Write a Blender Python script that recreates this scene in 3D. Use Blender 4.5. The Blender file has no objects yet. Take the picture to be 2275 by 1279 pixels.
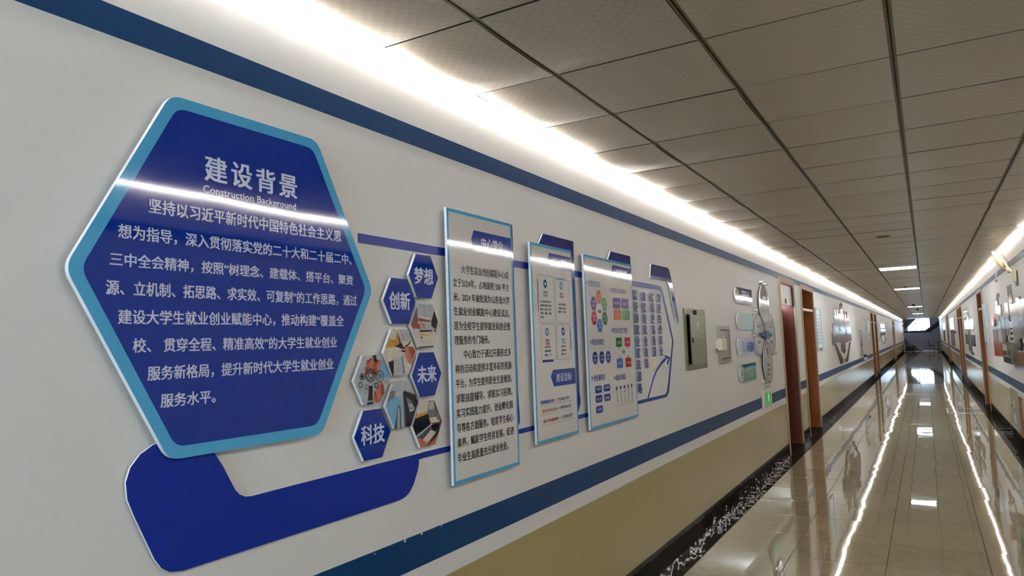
import bpy, bmesh, math, random
from mathutils import Matrix, Vector
random.seed(7)
SC = bpy.context.scene
COL = SC.collection
W, ZC, YB, YE = 2.61, 2.613, -4.0, 66.0     # corridor width, height, back and far end

# ------------------------------------------------------------------ camera
def rotz(a): return Matrix.Rotation(a, 3, 'Z')
R = rotz(0.52308916) @ Matrix.Rotation(0.08220399, 3, 'X') @ Matrix.Rotation(0.03523827, 3, 'Y')
cd = bpy.data.cameras.new('camera'); cam = bpy.data.objects.new('camera', cd); COL.objects.link(cam)
cx, cf, cu = R.col[0], R.col[1], R.col[2]
M = Matrix((( cx[0], cu[0], -cf[0]), (cx[1], cu[1], -cf[1]), (cx[2], cu[2], -cf[2]))).to_4x4()
M.translation = Vector((1.6366, 0.0, 1.5209)); cam.matrix_world = M
cd.sensor_width = 36.0; cd.lens = 36.0 * 1582.573 / 2275.0
cd.clip_start = 0.05; cd.clip_end = 300
SC.camera = cam

# ------------------------------------------------------------------ world and exposure
SC.view_settings.view_transform = 'Standard'; SC.view_settings.look = 'None'
SC.view_settings.gamma = 1.0; SC.view_settings.use_curve_mapping = False
SC.view_settings.exposure = 2.17
wd = bpy.data.worlds.new('daylight'); SC.world = wd; wd.use_nodes = True
bg = wd.node_tree.nodes['Background']
bg.inputs[0].default_value = (0.56, 0.78, 1.0, 1); bg.inputs[1].default_value = 4.8
SC.cycles.use_denoising = True
SC.cycles.max_bounces = 10; SC.cycles.diffuse_bounces = 5; SC.cycles.glossy_bounces = 5
SC.cycles.caustics_reflective = True; SC.cycles.sample_clamp_indirect = 4.0
SC.cycles.blur_glossy = 0.3
LED_POWER = 34.0
LAMP_POWER = 7.0
def portal(loc, rot, sx, sy):
    l = bpy.data.lights.new('window_portal', 'AREA'); l.shape = 'RECTANGLE'; l.size = sx; l.size_y = sy
    o = bpy.data.objects.new('window_portal', l); COL.objects.link(o); o.location = loc; o.rotation_euler = rot
    l.cycles.is_portal = True
portal((1.305, YB - 0.02, 1.5), (math.radians(90), 0, math.radians(180)), 1.7, 1.5)

# ------------------------------------------------------------------ materials
def lin(c):
    return tuple((x / 12.92 if x <= 0.04045 else ((x + 0.055) / 1.055) ** 2.4) for x in c)
def hx(s):
    return lin(tuple(int(s[i:i + 2], 16) / 255 for i in (0, 2, 4)))
MATS = {}
def mat(name, col, rough=0.5, metal=0.0, spec=0.5, bump=None, noise=None, emit=None, coat=0.0):
    """bump=(scale, strength, distance); noise=(scale, amount)"""
    if name in MATS: return MATS[name]
    m = bpy.data.materials.new(name); m.use_nodes = True
    nt = m.node_tree; b = nt.nodes['Principled BSDF']
    c = hx(col) if isinstance(col, str) else col
    b.inputs['Base Color'].default_value = (*c, 1); b.inputs['Roughness'].default_value = rough
    b.inputs['Metallic'].default_value = metal; b.inputs['Specular IOR Level'].default_value = spec
    b.inputs['Coat Weight'].default_value = coat
    geo = nt.nodes.new('ShaderNodeNewGeometry')
    if noise:
        n = nt.nodes.new('ShaderNodeTexNoise'); n.inputs['Scale'].default_value = noise[0]; n.inputs['Detail'].default_value = 4
        nt.links.new(geo.outputs['Position'], n.inputs['Vector'])
        mx = nt.nodes.new('ShaderNodeMix'); mx.data_type = 'RGBA'
        mx.inputs[6].default_value = (*[x * (1 - noise[1]) for x in c], 1); mx.inputs[7].default_value = (*[min(1, x * (1 + noise[1])) for x in c], 1)
        nt.links.new(n.outputs['Fac'], mx.inputs[0]); nt.links.new(mx.outputs[2], b.inputs['Base Color'])
    if bump:
        n = nt.nodes.new('ShaderNodeTexNoise'); n.inputs['Scale'].default_value = bump[0]; n.inputs['Detail'].default_value = 1.5
        nt.links.new(geo.outputs['Position'], n.inputs['Vector'])
        bp = nt.nodes.new('ShaderNodeBump'); bp.inputs['Strength'].default_value = bump[1]; bp.inputs['Distance'].default_value = bump[2]
        nt.links.new(n.outputs['Fac'], bp.inputs['Height']); nt.links.new(bp.outputs['Normal'], b.inputs['Normal'])
    if emit:
        b.inputs['Emission Color'].default_value = (*emit[0], 1); b.inputs['Emission Strength'].default_value = emit[1]
    MATS[name] = m
    return m
WALL = mat('wall_paint', 'd6d4d0', 0.45, bump=(2.2, 0.2, 0.01), noise=(0.7, 0.012))
STRIPE = mat('stripe_blue', '00335f', 0.4, spec=.2, noise=(5, 0.12), bump=(6, 0.2, 0.004))
DADO = mat('dado_beige', '9f9062', 0.22, noise=(1.5, 0.03), bump=(5, 0.15, 0.006))
SKIRT = mat('skirting_black', '231f19', 0.09, spec=.14, noise=(40, 0.35), bump=(5, 0.3, 0.007))
def polished_black():
    m = SKIRT; nt = m.node_tree; b = nt.nodes['Principled BSDF']; out = nt.nodes['Material Output']
    b.inputs['Specular IOR Level'].default_value = 0; b.inputs['Roughness'].default_value = .5
    g = nt.nodes.new('ShaderNodeBsdfGlossy'); g.inputs['Roughness'].default_value = .03
    mx = nt.nodes.new('ShaderNodeMixShader'); mx.inputs[0].default_value = .13
    if b.inputs['Normal'].links: nt.links.new(b.inputs['Normal'].links[0].from_socket, g.inputs['Normal'])
    nt.links.new(b.outputs[0], mx.inputs[1]); nt.links.new(g.outputs[0], mx.inputs[2]); nt.links.new(mx.outputs[0], out.inputs['Surface'])
polished_black()
GROUT = mat('grout', '2a251c', 0.8)
WHITE = mat('white_board', 'dcdde0', 0.35)
PRB = (2.2, 0.045, 0.02)
def ink(name, col, rough=0.05): return mat('print_' + name, col, rough, bump=PRB)
NAVY = ink('navy', '042884'); CYAN = ink('cyan', '4aa0cc'); PAPER = ink('paper', 'd2cfcb')
TEXTW = ink('text_white', 'ccd1e8', 0.15); TEXTK = ink('text_black', '23201e', 0.15); TEXTN = ink('text_navy', '24308c', 0.15)
NAVYM = mat('navy_rail', '042588', 0.38, spec=.3)
DEEP = ink('deep_blue', '14206e')
STEEL = mat('steel_olive', '78755c', 0.4, 0.6, noise=(3, 0.08))
STEELG = mat('steel_grey', '98948a', 0.4, 0.35)
CREAM = mat('cream_plastic', 'd0cab4', 0.4)
BLACK = mat('black_gap', '0a0a09', 0.6)
SILVER = mat('silver_frame', 'b8bcc0', 0.4, 0.6)
CASING = mat('door_casing', 'a88e6e', 0.5)
RAIL = mat('ceiling_rail', '5b5034', 0.45, 0.2)
RAILD = mat('groove_joint_shade', '2b2410', 0.6)
def wood(name, a, b_):
    m = bpy.data.materials.new(name); m.use_nodes = True; nt = m.node_tree; b = nt.nodes['Principled BSDF']
    b.inputs['Roughness'].default_value = 0.42; b.inputs['Specular IOR Level'].default_value = 0.35
    geo = nt.nodes.new('ShaderNodeNewGeometry'); mp = nt.nodes.new('ShaderNodeMapping'); mp.inputs['Scale'].default_value = (30, 30, 1.2)
    n = nt.nodes.new('ShaderNodeTexNoise'); n.inputs['Scale'].default_value = 1.5; n.inputs['Detail'].default_value = 5
    r = nt.nodes.new('ShaderNodeValToRGB'); r.color_ramp.elements[0].position = .35; r.color_ramp.elements[1].position = .7
    r.color_ramp.elements[0].color = (*hx(a), 1); r.color_ramp.elements[1].color = (*hx(b_), 1)
    nt.links.new(geo.outputs['Position'], mp.inputs['Vector']); nt.links.new(mp.outputs[0], n.inputs['Vector'])
    nt.links.new(n.outputs['Fac'], r.inputs[0]); nt.links.new(r.outputs[0], b.inputs['Base Color'])
    return m
WOOD = wood('wood_brown', '864a14', '9a5c20'); WOODR = wood('wood_red', '5a2410', '6c3014')
def granite():
    m = bpy.data.materials.new('floor_granite'); m.use_nodes = True; nt = m.node_tree; b = nt.nodes['Principled BSDF']
    b.inputs['Roughness'].default_value = 0.025; b.inputs['Specular IOR Level'].default_value = 0.75
    geo = nt.nodes.new('ShaderNodeNewGeometry'); oi = nt.nodes.new('ShaderNodeObjectInfo')
    n = nt.nodes.new('ShaderNodeTexNoise'); n.inputs['Scale'].default_value = 230; n.inputs['Detail'].default_value = 3; n.inputs['Roughness'].default_value = .8
    r = nt.nodes.new('ShaderNodeValToRGB'); e = r.color_ramp.elements
    e[0].position = .34; e[0].color = (*hx('4a4434'), 1); e[1].position = .68; e[1].color = (*hx('b4ab90'), 1)
    k = e.new(.5); k.color = (*hx('827a60'), 1)
    big = nt.nodes.new('ShaderNodeTexNoise'); big.inputs['Scale'].default_value = 9; big.inputs['Detail'].default_value = 3
    ad = nt.nodes.new('ShaderNodeMath'); ad.operation = 'MULTIPLY_ADD'; ad.inputs[1].default_value = .35
    rnd = nt.nodes.new('ShaderNodeMath'); rnd.operation = 'MULTIPLY_ADD'; rnd.inputs[1].default_value = .18; rnd.inputs[2].default_value = .74
    hsv = nt.nodes.new('ShaderNodeHueSaturation')
    L = nt.links.new
    L(geo.outputs['Position'], n.inputs['Vector']); L(geo.outputs['Position'], big.inputs['Vector'])
    L(n.outputs['Fac'], r.inputs[0]); L(oi.outputs['Random'], rnd.inputs[0])
    L(big.outputs['Fac'], ad.inputs[0]); L(rnd.outputs[0], ad.inputs[2]); L(ad.outputs[0], hsv.inputs['Value'])
    L(r.outputs[0], hsv.inputs['Color']); L(hsv.outputs[0], b.inputs['Base Color'])
    w = nt.nodes.new('ShaderNodeTexNoise'); w.inputs['Scale'].default_value = 2.3; w.inputs['Detail'].default_value = 1.2
    w2 = nt.nodes.new('ShaderNodeMapping'); L(geo.outputs['Position'], w2.inputs[0]); L(w2.outputs[0], w.inputs['Vector'])
    bp = nt.nodes.new('ShaderNodeBump'); bp.inputs['Strength'].default_value = .6; bp.inputs['Distance'].default_value = .0022
    L(w.outputs['Fac'], bp.inputs['Height']); L(bp.outputs[0], b.inputs['Normal'])
    return m
GRANITE = granite()
def ceil_mat():
    m = bpy.data.materials.new('perforated_panel'); m.use_nodes = True; nt = m.node_tree; b = nt.nodes['Principled BSDF']
    b.inputs['Roughness'].default_value = 0.38; b.inputs['Metallic'].default_value = 0.25
    L = nt.links.new
    geo = nt.nodes.new('ShaderNodeNewGeometry'); oi = nt.nodes.new('ShaderNodeObjectInfo')
    ch = nt.nodes.new('ShaderNodeTexChecker'); ch.inputs['Scale'].default_value = 40
    ch.inputs['Color1'].default_value = (1, 1, 1, 1); ch.inputs['Color2'].default_value = (0, 0, 0, 1)
    mp = nt.nodes.new('ShaderNodeMapping'); mp.inputs['Location'].default_value = (.003, .003, .51)
    wv = nt.nodes.new('ShaderNodeTexWave'); wv.inputs['Scale'].default_value = 46; wv.bands_direction = 'X'
    L(geo.outputs['Position'], mp.inputs['Vector']); L(mp.outputs[0], ch.inputs['Vector']); L(mp.outputs[0], wv.inputs['Vector'])
    mu = nt.nodes.new('ShaderNodeMath'); mu.operation = 'MULTIPLY'
    L(ch.outputs['Fac'], mu.inputs[0]); L(wv.outputs['Fac'], mu.inputs[1])
    mx = nt.nodes.new('ShaderNodeMix'); mx.data_type = 'RGBA'
    mx.inputs[6].default_value = (*hx('b5a996'), 1); mx.inputs[7].default_value = (*hx('a59986'), 1)
    L(mu.outputs[0], mx.inputs[0])
    hsv = nt.nodes.new('ShaderNodeHueSaturation'); rn = nt.nodes.new('ShaderNodeMath'); rn.operation = 'MULTIPLY_ADD'
    rn.inputs[1].default_value = .08; rn.inputs[2].default_value = .96
    L(oi.outputs['Random'], rn.inputs[0]); L(rn.outputs[0], hsv.inputs['Value']); L(mx.outputs[2], hsv.inputs['Color'])
    L(hsv.outputs[0], b.inputs['Base Color'])
    bp = nt.nodes.new('ShaderNodeBump'); bp.inputs['Strength'].default_value = .2; bp.inputs['Distance'].default_value = .0006
    L(ch.outputs['Fac'], bp.inputs['Height'])
    n = nt.nodes.new('ShaderNodeTexNoise'); n.inputs['Scale'].default_value = 4; L(geo.outputs['Position'], n.inputs['Vector'])
    b2 = nt.nodes.new('ShaderNodeBump'); b2.inputs['Strength'].default_value = .4; b2.inputs['Distance'].default_value = .01
    L(n.outputs['Fac'], b2.inputs['Height']); L(bp.outputs[0], b2.inputs['Normal']); L(b2.outputs[0], b.inputs['Normal'])
    return m
PANEL = ceil_mat()
LED = mat('led_warm', 'ffffff', emit=((1.0, 0.955, 0.92), LED_POWER))
LAMP = mat('lamp_cool', 'ffffff', emit=((0.86, 0.96, 1.0), LAMP_POWER))
GREENL = mat('exit_green', '0c7a30', 0.3, emit=((0.02, 0.5, 0.12), 0.07))

# ------------------------------------------------------------------ mesh helpers
def ob(name, me, parent=None):
    o = bpy.data.objects.new(name, me); COL.objects.link(o)
    if parent is not None: o.parent = parent
    return o
def mesh(name, V, F, mats, mi=None, smooth=False):
    me = bpy.data.meshes.new(name); me.from_pydata([tuple(v) for v in V], [], F)
    for m in (mats if isinstance(mats, (list, tuple)) else [mats]): me.materials.append(m)
    if mi: me.polygons.foreach_set('material_index', mi)
    if smooth: me.polygons.foreach_set('use_smooth', [True] * len(F))
    me.update(); return me
class MB:
    def __init__(s): s.V = []; s.F = []; s.M = []
    def box(s, x0, x1, y0, y1, z0, z1, m=0):
        if x0 > x1: x0, x1 = x1, x0
        n = len(s.V)
        s.V += [(x0,y0,z0),(x1,y0,z0),(x1,y1,z0),(x0,y1,z0),(x0,y0,z1),(x1,y0,z1),(x1,y1,z1),(x0,y1,z1)]
        s.F += [tuple(n + i for i in f) for f in ((0,3,2,1),(4,5,6,7),(0,1,5,4),(1,2,6,5),(2,3,7,6),(3,0,4,7))]
        s.M += [m] * 6; return s
    def tube(s, pts, r, n=8, m=0):
        pts = [Vector(p) for p in pts]; base = len(s.V)
        for i, p in enumerate(pts):
            t = (pts[min(i + 1, len(pts) - 1)] - pts[max(i - 1, 0)]).normalized()
            a = t.orthogonal().normalized() if i == 0 else (a - t * a.dot(t)).normalized()
            c = t.cross(a)
            for k in range(n):
                an = 2 * math.pi * k / n; s.V.append(tuple(p + (a * math.cos(an) + c * math.sin(an)) * r))
        for i in range(len(pts) - 1):
            for k in range(n):
                k2 = (k + 1) % n; s.F.append((base + i*n + k, base + i*n + k2, base + (i+1)*n + k2, base + (i+1)*n + k)); s.M.append(m)
        s.F.append(tuple(base + k for k in range(n))[::-1]); s.M.append(m)
        e = base + (len(pts) - 1) * n; s.F.append(tuple(e + k for k in range(n))); s.M.append(m)
        return s
    def obj(s, name, mats, parent=None, smooth=False): return ob(name, mesh(name, s.V, s.F, mats, s.M, smooth), parent)
def box(name, x0, x1, y0, y1, z0, z1, m, parent=None): return MB().box(x0, x1, y0, y1, z0, z1).obj(name, m, parent)
def root(name, label, cat, loc, group=None):
    o = bpy.data.objects.new(name, None); COL.objects.link(o); o.empty_display_size = .1; o.location = loc
    o['label'] = label; o['category'] = cat
    if group: o['group'] = group
    return o
def tag(o, label, cat, group=None):
    o['label'] = label; o['category'] = cat
    if group: o['group'] = group
    return o
def struct(o): o['kind'] = 'structure'; return o
def adopt(parent):
    """parts are modelled in world space; keep them there under a placed empty"""
    bpy.context.view_layer.update()
    inv = parent.matrix_world.inverted()
    for c in parent.children: c.matrix_parent_inverse = inv
def rounded(pts, r, seg=6):
    n = len(pts); out = []
    rs = r if isinstance(r, (list, tuple)) else [r] * n
    for i in range(n):
        p0, p, p1 = Vector(pts[i - 1]), Vector(pts[i]), Vector(pts[(i + 1) % n])
        if rs[i] <= 0: out.append(tuple(p)); continue
        a = (p0 - p).normalized(); b = (p1 - p).normalized()
        ang = a.angle(b); d = min(rs[i] / math.tan(ang / 2), (p0 - p).length * .48, (p1 - p).length * .48)
        s, e = p + a * d, p + b * d
        for k in range(seg + 1):
            t = k / seg; out.append(tuple(s * (1 - t) ** 2 + p * 2 * t * (1 - t) + e * t * t))
    return out
def slab(name, pts, x0, x1, mats, parent=None, side='L', yoff=0, hole=None):
    """a flat board on a wall. pts = (y, z); x0..x1 = distance off the wall. mats [face, edge]"""
    me_bm = bmesh.new()
    if x0 == 0: x0 = .0005
    sx = (lambda x: x) if side == 'L' else (lambda x: W - x)
    mats = mats if isinstance(mats, (list, tuple)) else [mats]
    me = bpy.data.meshes.new(name)
    for m in mats: me.materials.append(m)
    def ring(pp, x): return [me_bm.verts.new((sx(x), p[0], p[1])) for p in pp]
    if not hole:
        f = me_bm.faces.new(ring(pts, x1)); rim = list(f.verts)
        g = me_bm.faces.new(ring(pts, x0)[::-1]); back = list(g.verts)[::-1]
        g.material_index = len(mats) - 1
        n = len(pts)
        for i in range(n):
            q = me_bm.faces.new((rim[i], back[i], back[(i + 1) % n], rim[(i + 1) % n])); q.material_index = len(mats) - 1
    else:
        a, b = ring(pts, x1), ring(hole, x1); a0, b0 = ring(pts, x0), ring(hole, x0); n = len(pts)
        for i in range(n):
            j = (i + 1) % n
            me_bm.faces.new((a[i], a[j], b[j], b[i]))
            for q in ((a[i], a0[i], a0[j], a[j]), (b[i], b[j], b0[j], b0[i])):
                k = me_bm.faces.new(q); k.material_index = len(mats) - 1
    bmesh.ops.recalc_face_normals(me_bm, faces=me_bm.faces)
    if any(len(f.verts) > 4 for f in me_bm.faces):
        bmesh.ops.triangulate(me_bm, faces=[f for f in me_bm.faces if len(f.verts) > 4])
    me_bm.to_mesh(me); me_bm.free()
    return ob(name, me, parent)
def rect(y0, y1, z0, z1): return [(y0, z0), (y1, z0), (y1, z1), (y0, z1)]
def ell(cy, cz, ry, rz, n=20): return [(cy + ry * math.cos(2 * math.pi * k / n), cz + rz * math.sin(2 * math.pi * k / n)) for k in range(n)]
TXT = []
def text(s, y0, y1, z0, z1, x, m, parent, bold=.012, side='L', name='lettering', extrude=0, res=2, vertical=False, coll=None):
    """lettering fitted into the wall rectangle y0..y1, z0..z1 at distance x off the wall (mesh appended to coll when given)"""
    c = bpy.data.curves.new('t', 'FONT'); c.body = s; c.size = 1; c.resolution_u = res
    o = bpy.data.objects.new('t', c); COL.objects.link(o)
    dg = bpy.context.evaluated_depsgraph_get()
    me = bpy.data.meshes.new_from_object(o.evaluated_get(dg)); bpy.data.objects.remove(o); bpy.data.curves.remove(c)
    xs = [v.co.x for v in me.vertices]; ys = [v.co.y for v in me.vertices]
    if not xs: return None
    a, b = min(xs), max(xs); lo, hi = min(ys), max(ys)
    sh = [(0, 0)] if bold <= .004 else [(-bold, 0), (bold, 0)] if bold < .011 else [(-bold, -bold * .5), (bold, -bold * .5), (-bold, bold * .5), (bold, bold * .5)]
    sy = (y1 - y0) / (b - a); sz = (z1 - z0) / (hi - lo)
    V = []; F = []
    for i, (p, q) in enumerate(sh):       # weight of the strokes: slightly shifted copies of the glyphs
        n = len(V)
        for v in me.vertices:
            u = (v.co.x - a + p) * sy; w = z0 + (v.co.y - lo + q) * sz; d = x + .00002 * i
            V.append((d, y0 + u, w) if side == 'L' else (W - d, y1 - u, w))
        F += [tuple(n + k for k in f.vertices) for f in me.polygons]
    bpy.data.meshes.remove(me)
    if coll is not None:
        n = len(coll[0]); coll[0].extend(V); coll[1].extend(tuple(n + i for i in f) for f in F); return None
    o = ob(name, mesh(name, V, F, m), parent); o['kind'] = 'stuff'; return o
def flush(coll, name, m, parent):
    if coll[0]: ob(name, mesh(name, coll[0], coll[1], m), parent)['kind'] = 'stuff'
    coll[0].clear(); coll[1].clear()

# ------------------------------------------------------------------ openings
LD = [(9.86, 11.06), (11.73, 13.08), (27.6, 28.85), (29.6, 30.85), (45.7, 47.0), (47.7, 49.0)]
RD = [(16.25, 17.7), (25.4, 26.8), (27.3, 28.7), (40.5, 41.9), (42.6, 44.0)]
CW, DT = 0.045, 2.33          # casing width, casing top
def segs(doors):
    out = []; y = YB
    for a, b in doors: out.append((y, a)); y = b
    out.append((y, YE)); return out
def wall(name, doors, x0, x1):
    m = MB()
    for a, b in segs(doors):
        a2 = a + (-0.03 if a > YB else 0); b2 = b + (0.03 if b < YE else 0)
        m.box(x0, x1, a2, b2, 0, ZC)
    for a, b in doors: m.box(x0, x1, a + .03, b - .03, DT - .03, ZC)
    return struct(m.obj(name, WALL))
wall('wall_left', LD, -0.24, 0.0)
wall('wall_right', RD, W, W + 0.24)
# back wall behind the photographer with its daylight window
wb = MB(); wb.box(0, W, YB - .24, YB, 0, .75).box(0, W, YB - .24, YB, 2.25, ZC).box(0, .455, YB - .24, YB, .75, 2.25).box(W - .455, W, YB - .24, YB, .75, 2.25)
struct(wb.obj('wall_back', WALL))
wn = MB()
for x in (.455, 1.28, W - .455 - .05): wn.box(x, x + .05, YB - .16, YB - .1, .75, 2.25)
for z in (.75, 2.2): wn.box(.455, W - .455, YB - .16, YB - .1, z, z + .05)
struct(wn.obj('window_1', SILVER))

# trims: upper stripe, lower stripe, dado, on both walls
tn = [0]
def trim(boxes, m):
    tn[0] += 1; b = MB()
    for q in boxes: b.box(*q)
    return struct(b.obj('trim_%d' % tn[0], m))
for side, doors in (('L', LD), ('R', RD)):
    X = (lambda x: x) if side == 'L' else (lambda x: W - x)
    trim([(X(0), X(.0015), YB, YE, 2.297, 2.374)], STRIPE)
    trim([(X(0), X(.0015), a, b, .744, .860) for a, b in segs(doors)], STRIPE)
    trim([(X(0), X(.003), a, b, .153, .668) for a, b in segs(doors)], DADO)

low = bpy.data.objects['trim_2']
for y, z, q in ((2.02, .855, .006), (2.116, .857, .005), (2.24, .857, .003), (1.86, .852, .003), (4.35, .75, .004)):
    slab('paint_chip', [(y - q, z - q * .6), (y + q * .8, z - q), (y + q, z + q * .7), (y - q * .5, z + q)], .0016, .002, WALL, low)

# ------------------------------------------------------------------ floor
GR = 5.96 - 0.6 * 17
XF = [.158, .708, 1.303, 1.886, 2.452]
fl = struct(box('floor', -.24, W + .24, YB, YE, -.08, -.006, GROUT))
fl['kind'] = 'structure'
def tile_mesh(name, w, l, h, m, bev=.0012, g=.0022):
    w2, l2 = w / 2 - g, l / 2 - g
    V = [(-w2,-l2,-h),(w2,-l2,-h),(w2,l2,-h),(-w2,l2,-h),(-w2,-l2,-bev),(w2,-l2,-bev),(w2,l2,-bev),(-w2,l2,-bev),
         (-w2+bev,-l2+bev,0),(w2-bev,-l2+bev,0),(w2-bev,l2-bev,0),(-w2+bev,l2-bev,0)]
    F = [(8,9,10,11)] + [(a, b, b + 4, a + 4) for a, b in ((4,5),(5,6),(6,7))] + [(7,4,8,11)] + [(0,1,5,4),(1,2,6,5),(2,3,7,6),(3,0,4,7)]
    return mesh(name, V, F, m)
tms = [tile_mesh('floor_tile', XF[i + 1] - XF[i], .6, .006, GRANITE) for i in range(4)]
NEAR = 33
stuff = MB()
r0 = int((1.2 - GR) / .6)
for j in range(0, int((YE - GR) / .6) + 1):
    y = GR + .6 * j + .3
    if y < YB or y > YE: continue
    for i in range(4):
        if r0 <= j < r0 + NEAR:
            o = ob('floor_tile', tms[i], fl)
            o.location = ((XF[i] + XF[i + 1]) / 2, y, random.uniform(-.0004, .0002))
            o.rotation_euler = (math.radians(random.gauss(0, .07)), math.radians(random.gauss(0, .13)), 0)
        else: stuff.box(XF[i] + .0015, XF[i + 1] - .0015, y - .2985, y + .2985, -.005, 0)
o = stuff.obj('floor_tile_field', GRANITE, fl); o['kind'] = 'stuff'
bt = tile_mesh('border_tile', .156, .6, .006, SKIRT)
st = MB()
for x in (.079, W - .079):
    for j in range(0, 118):
        y = GR + .6 * j + .08
        if y < YB or y > YE: continue
        if 2.5 < y < 26:
            o = ob('border_tile', bt, fl); o.location = (x, y, 0); o.rotation_euler = (math.radians(random.gauss(0, .05)), math.radians(random.gauss(0, .1)), 0)
        else: st.box(x - .0775, x + .0775, y - .2985, y + .2985, -.005, 0)
o = st.obj('border_tile_field', SKIRT, fl); o['kind'] = 'stuff'
for i, (a, b) in enumerate(LD + RD):     # black stone in the door openings
    s = i < len(LD)
    MB().box(-.24 if s else W, 0 if s else W + .24, a + .05, b - .05, -.006, -.0005).obj('threshold_slab', SKIRT, fl)
box('hatch_frame', 1.87, 2.45, 15.68, 15.74, 0, .004, STEELG, fl); box('hatch_frame', 1.87, 2.45, 16.66, 16.7, 0, .004, STEELG, fl)
box('hatch_frame', 1.87, 1.9, 15.74, 16.66, 0, .004, STEELG, fl)

# skirting tiles
sk = tile_mesh('skirting_tile', .151, .6, .009, SKIRT)
for side, doors in (('L', LD), ('R', RD)):
    X = (lambda x: x) if side == 'L' else (lambda x: W - x)
    b = MB()
    for a, c in segs(doors): b.box(X(0), X(.003), a, c, 0, .153)
    bb = struct(b.obj('baseboard_left' if side == 'L' else 'baseboard_right', GROUT))
    fs = MB()
    for a, c in segs(doors):
        y = GR + .08 + .3 + .6 * math.floor((a - GR - .38) / .6)
        while y < c:
            p, q = max(a, y), min(c, y + .6)
            if q - p > .02:
                if 2.5 < p < 26:
                    w = MB().box(X(.003), X(.0115), p + .0015, q - .0015, .001, .152); e1, e2, e3 = (random.uniform(-.0012, .0012) for _ in range(3)); sg = 1 if side == 'L' else -1
                    w.V = [(v[0] + sg * ((e1 if v[1] < (p + q) / 2 else e2) + (e3 if v[2] > .1 else 0)), v[1], v[2]) if abs(v[0] - X(.0115)) < 1e-6 else v for v in w.V]; w.obj('skirting_tile', SKIRT, bb)
                else: fs.box(X(.003), X(.0115), p + .0015, q - .0015, .001, .152)
            y += .6
    o = fs.obj('skirting_tile_field', SKIRT, bb); o['kind'] = 'stuff'

# ------------------------------------------------------------------ ceiling
XR = [.0, .413, 1.004, 1.602, 2.201, W]
Y0 = 1.9447
lamps = {19: 13.345, 30: 19.945, 54: 34.345, 76: 47.545}
ce = struct(box('ceiling', -.24, W + .24, YB, YE, ZC + .03, ZC + .1, RAILD))
def panel_mesh(w, l, sag, g=.002, gy=.0048):
    n = 6; V = []; F = []
    for j in range(n + 1):
        for i in range(3):
            u = i / 2; v = j / n
            V.append((-w / 2 + g + (w - 2 * g) * u, -l / 2 + gy + (l - 2 * gy) * v, -sag * math.sin(math.pi * v) ** .7 * (1 if i == 1 else .75)))
    for j in range(n):
        for i in range(2):
            a = j * 3 + i; F.append((a, a + 3, a + 4, a + 1))
    t = len(V)
    V += [(x, y, .02) for x, y in ((-w/2+g,-l/2+gy),(w/2-g,-l/2+gy),(w/2-g,l/2-gy),(-w/2+g,l/2-gy))]
    nf = len(F)
    F += [(0, 1, 2, t + 1, t), (n*3, t + 3, t + 2, n*3 + 2, n*3 + 1), tuple([0] + [t, t + 3] + [3 * k for k in range(n, 0, -1)]), tuple([t + 1] + [2 + 3 * k for k in range(0, n + 1)] + [t + 2])]
    return mesh('ceiling_panel', V, F, [PANEL, RAILD], [0] * nf + [1] * 4)  # panel edges coloured dark: shade painted in so the joints stay dark
pans = []
for i in range(5):
    a = XR[i] + (.011 if i else .003); b = XR[i + 1] - (.011 if i < 4 else .003)
    pans.append(((a + b) / 2, b - a, [panel_mesh(b - a, .6, s) for s in (.003, .005, .008)]))
far = MB()
for k in range(-9, 108):
    y = Y0 + .6 * k + .3
    if y - .3 < YB or y + .3 > YE: continue
    for i in range(5):
        if i == 2 and k in lamps: continue
        cxx, w, ms = pans[i]
        if -2 <= k < 42:
            o = ob('ceiling_panel', random.choice(ms), ce); o.location = (cxx, y, ZC + random.uniform(0, .0015))
            o.rotation_euler = (math.radians(random.gauss(0, .12)), math.radians(random.gauss(0, .08)), 0)
        else:
            n = len(far.V); h = w / 2; s = random.uniform(.003, .010); 
            far.V += [(cxx-h,y-.297,ZC),(cxx+h,y-.297,ZC),(cxx-h,y,ZC-s),(cxx+h,y,ZC-s),(cxx-h,y+.297,ZC),(cxx+h,y+.297,ZC)]
            far.F += [(n, n+2, n+3, n+1), (n+2, n+4, n+5, n+3)]; far.M += [0, 0]
o = far.obj('ceiling_panel_field', PANEL, ce); o['kind'] = 'stuff'
for x in XR[1:5]:
    MB().box(x - .0125, x - .003, YB, YE, ZC - .001, ZC + .02).box(x + .003, x + .0125, YB, YE, ZC - .001, ZC + .02).box(x - .003, x + .003, YB, YE, ZC + .009, ZC + .02, 1).obj('ceiling_rail', [RAIL, RAILD], ce)
cr = MB()
for k in range(-9, 108):
    y = Y0 + .6 * k
    if YB < y < YE: cr.box(.002, W - .002, y - .003, y + .003, ZC + .014, ZC + .022)
o = cr.obj('cross_runner_field', RAILD, ce); o['kind'] = 'stuff'

# LED strips lying in the wall and ceiling corners
for side in 'LR':
    X = (lambda x: x) if side == 'L' else (lambda x: W - x)
    r = root('led_strip', 'warm white LED strip in the corner above the left wall' if side == 'L' else 'warm white LED strip in the corner above the right wall', 'light', (X(0.01), YB, ZC - .02))
    m = MB(); y = YB + .02
    while y < YE - .1: m.box(X(.013), X(.021), y, y + .596, ZC - .0075, ZC - .003); y += .6
    m.obj('light_tape', LED, r)
    MB().box(X(.012), X(.022), YB, YE - .1, ZC - .0028, ZC - .0005).obj('mounting_channel', SILVER, r)
    adopt(r)
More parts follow.
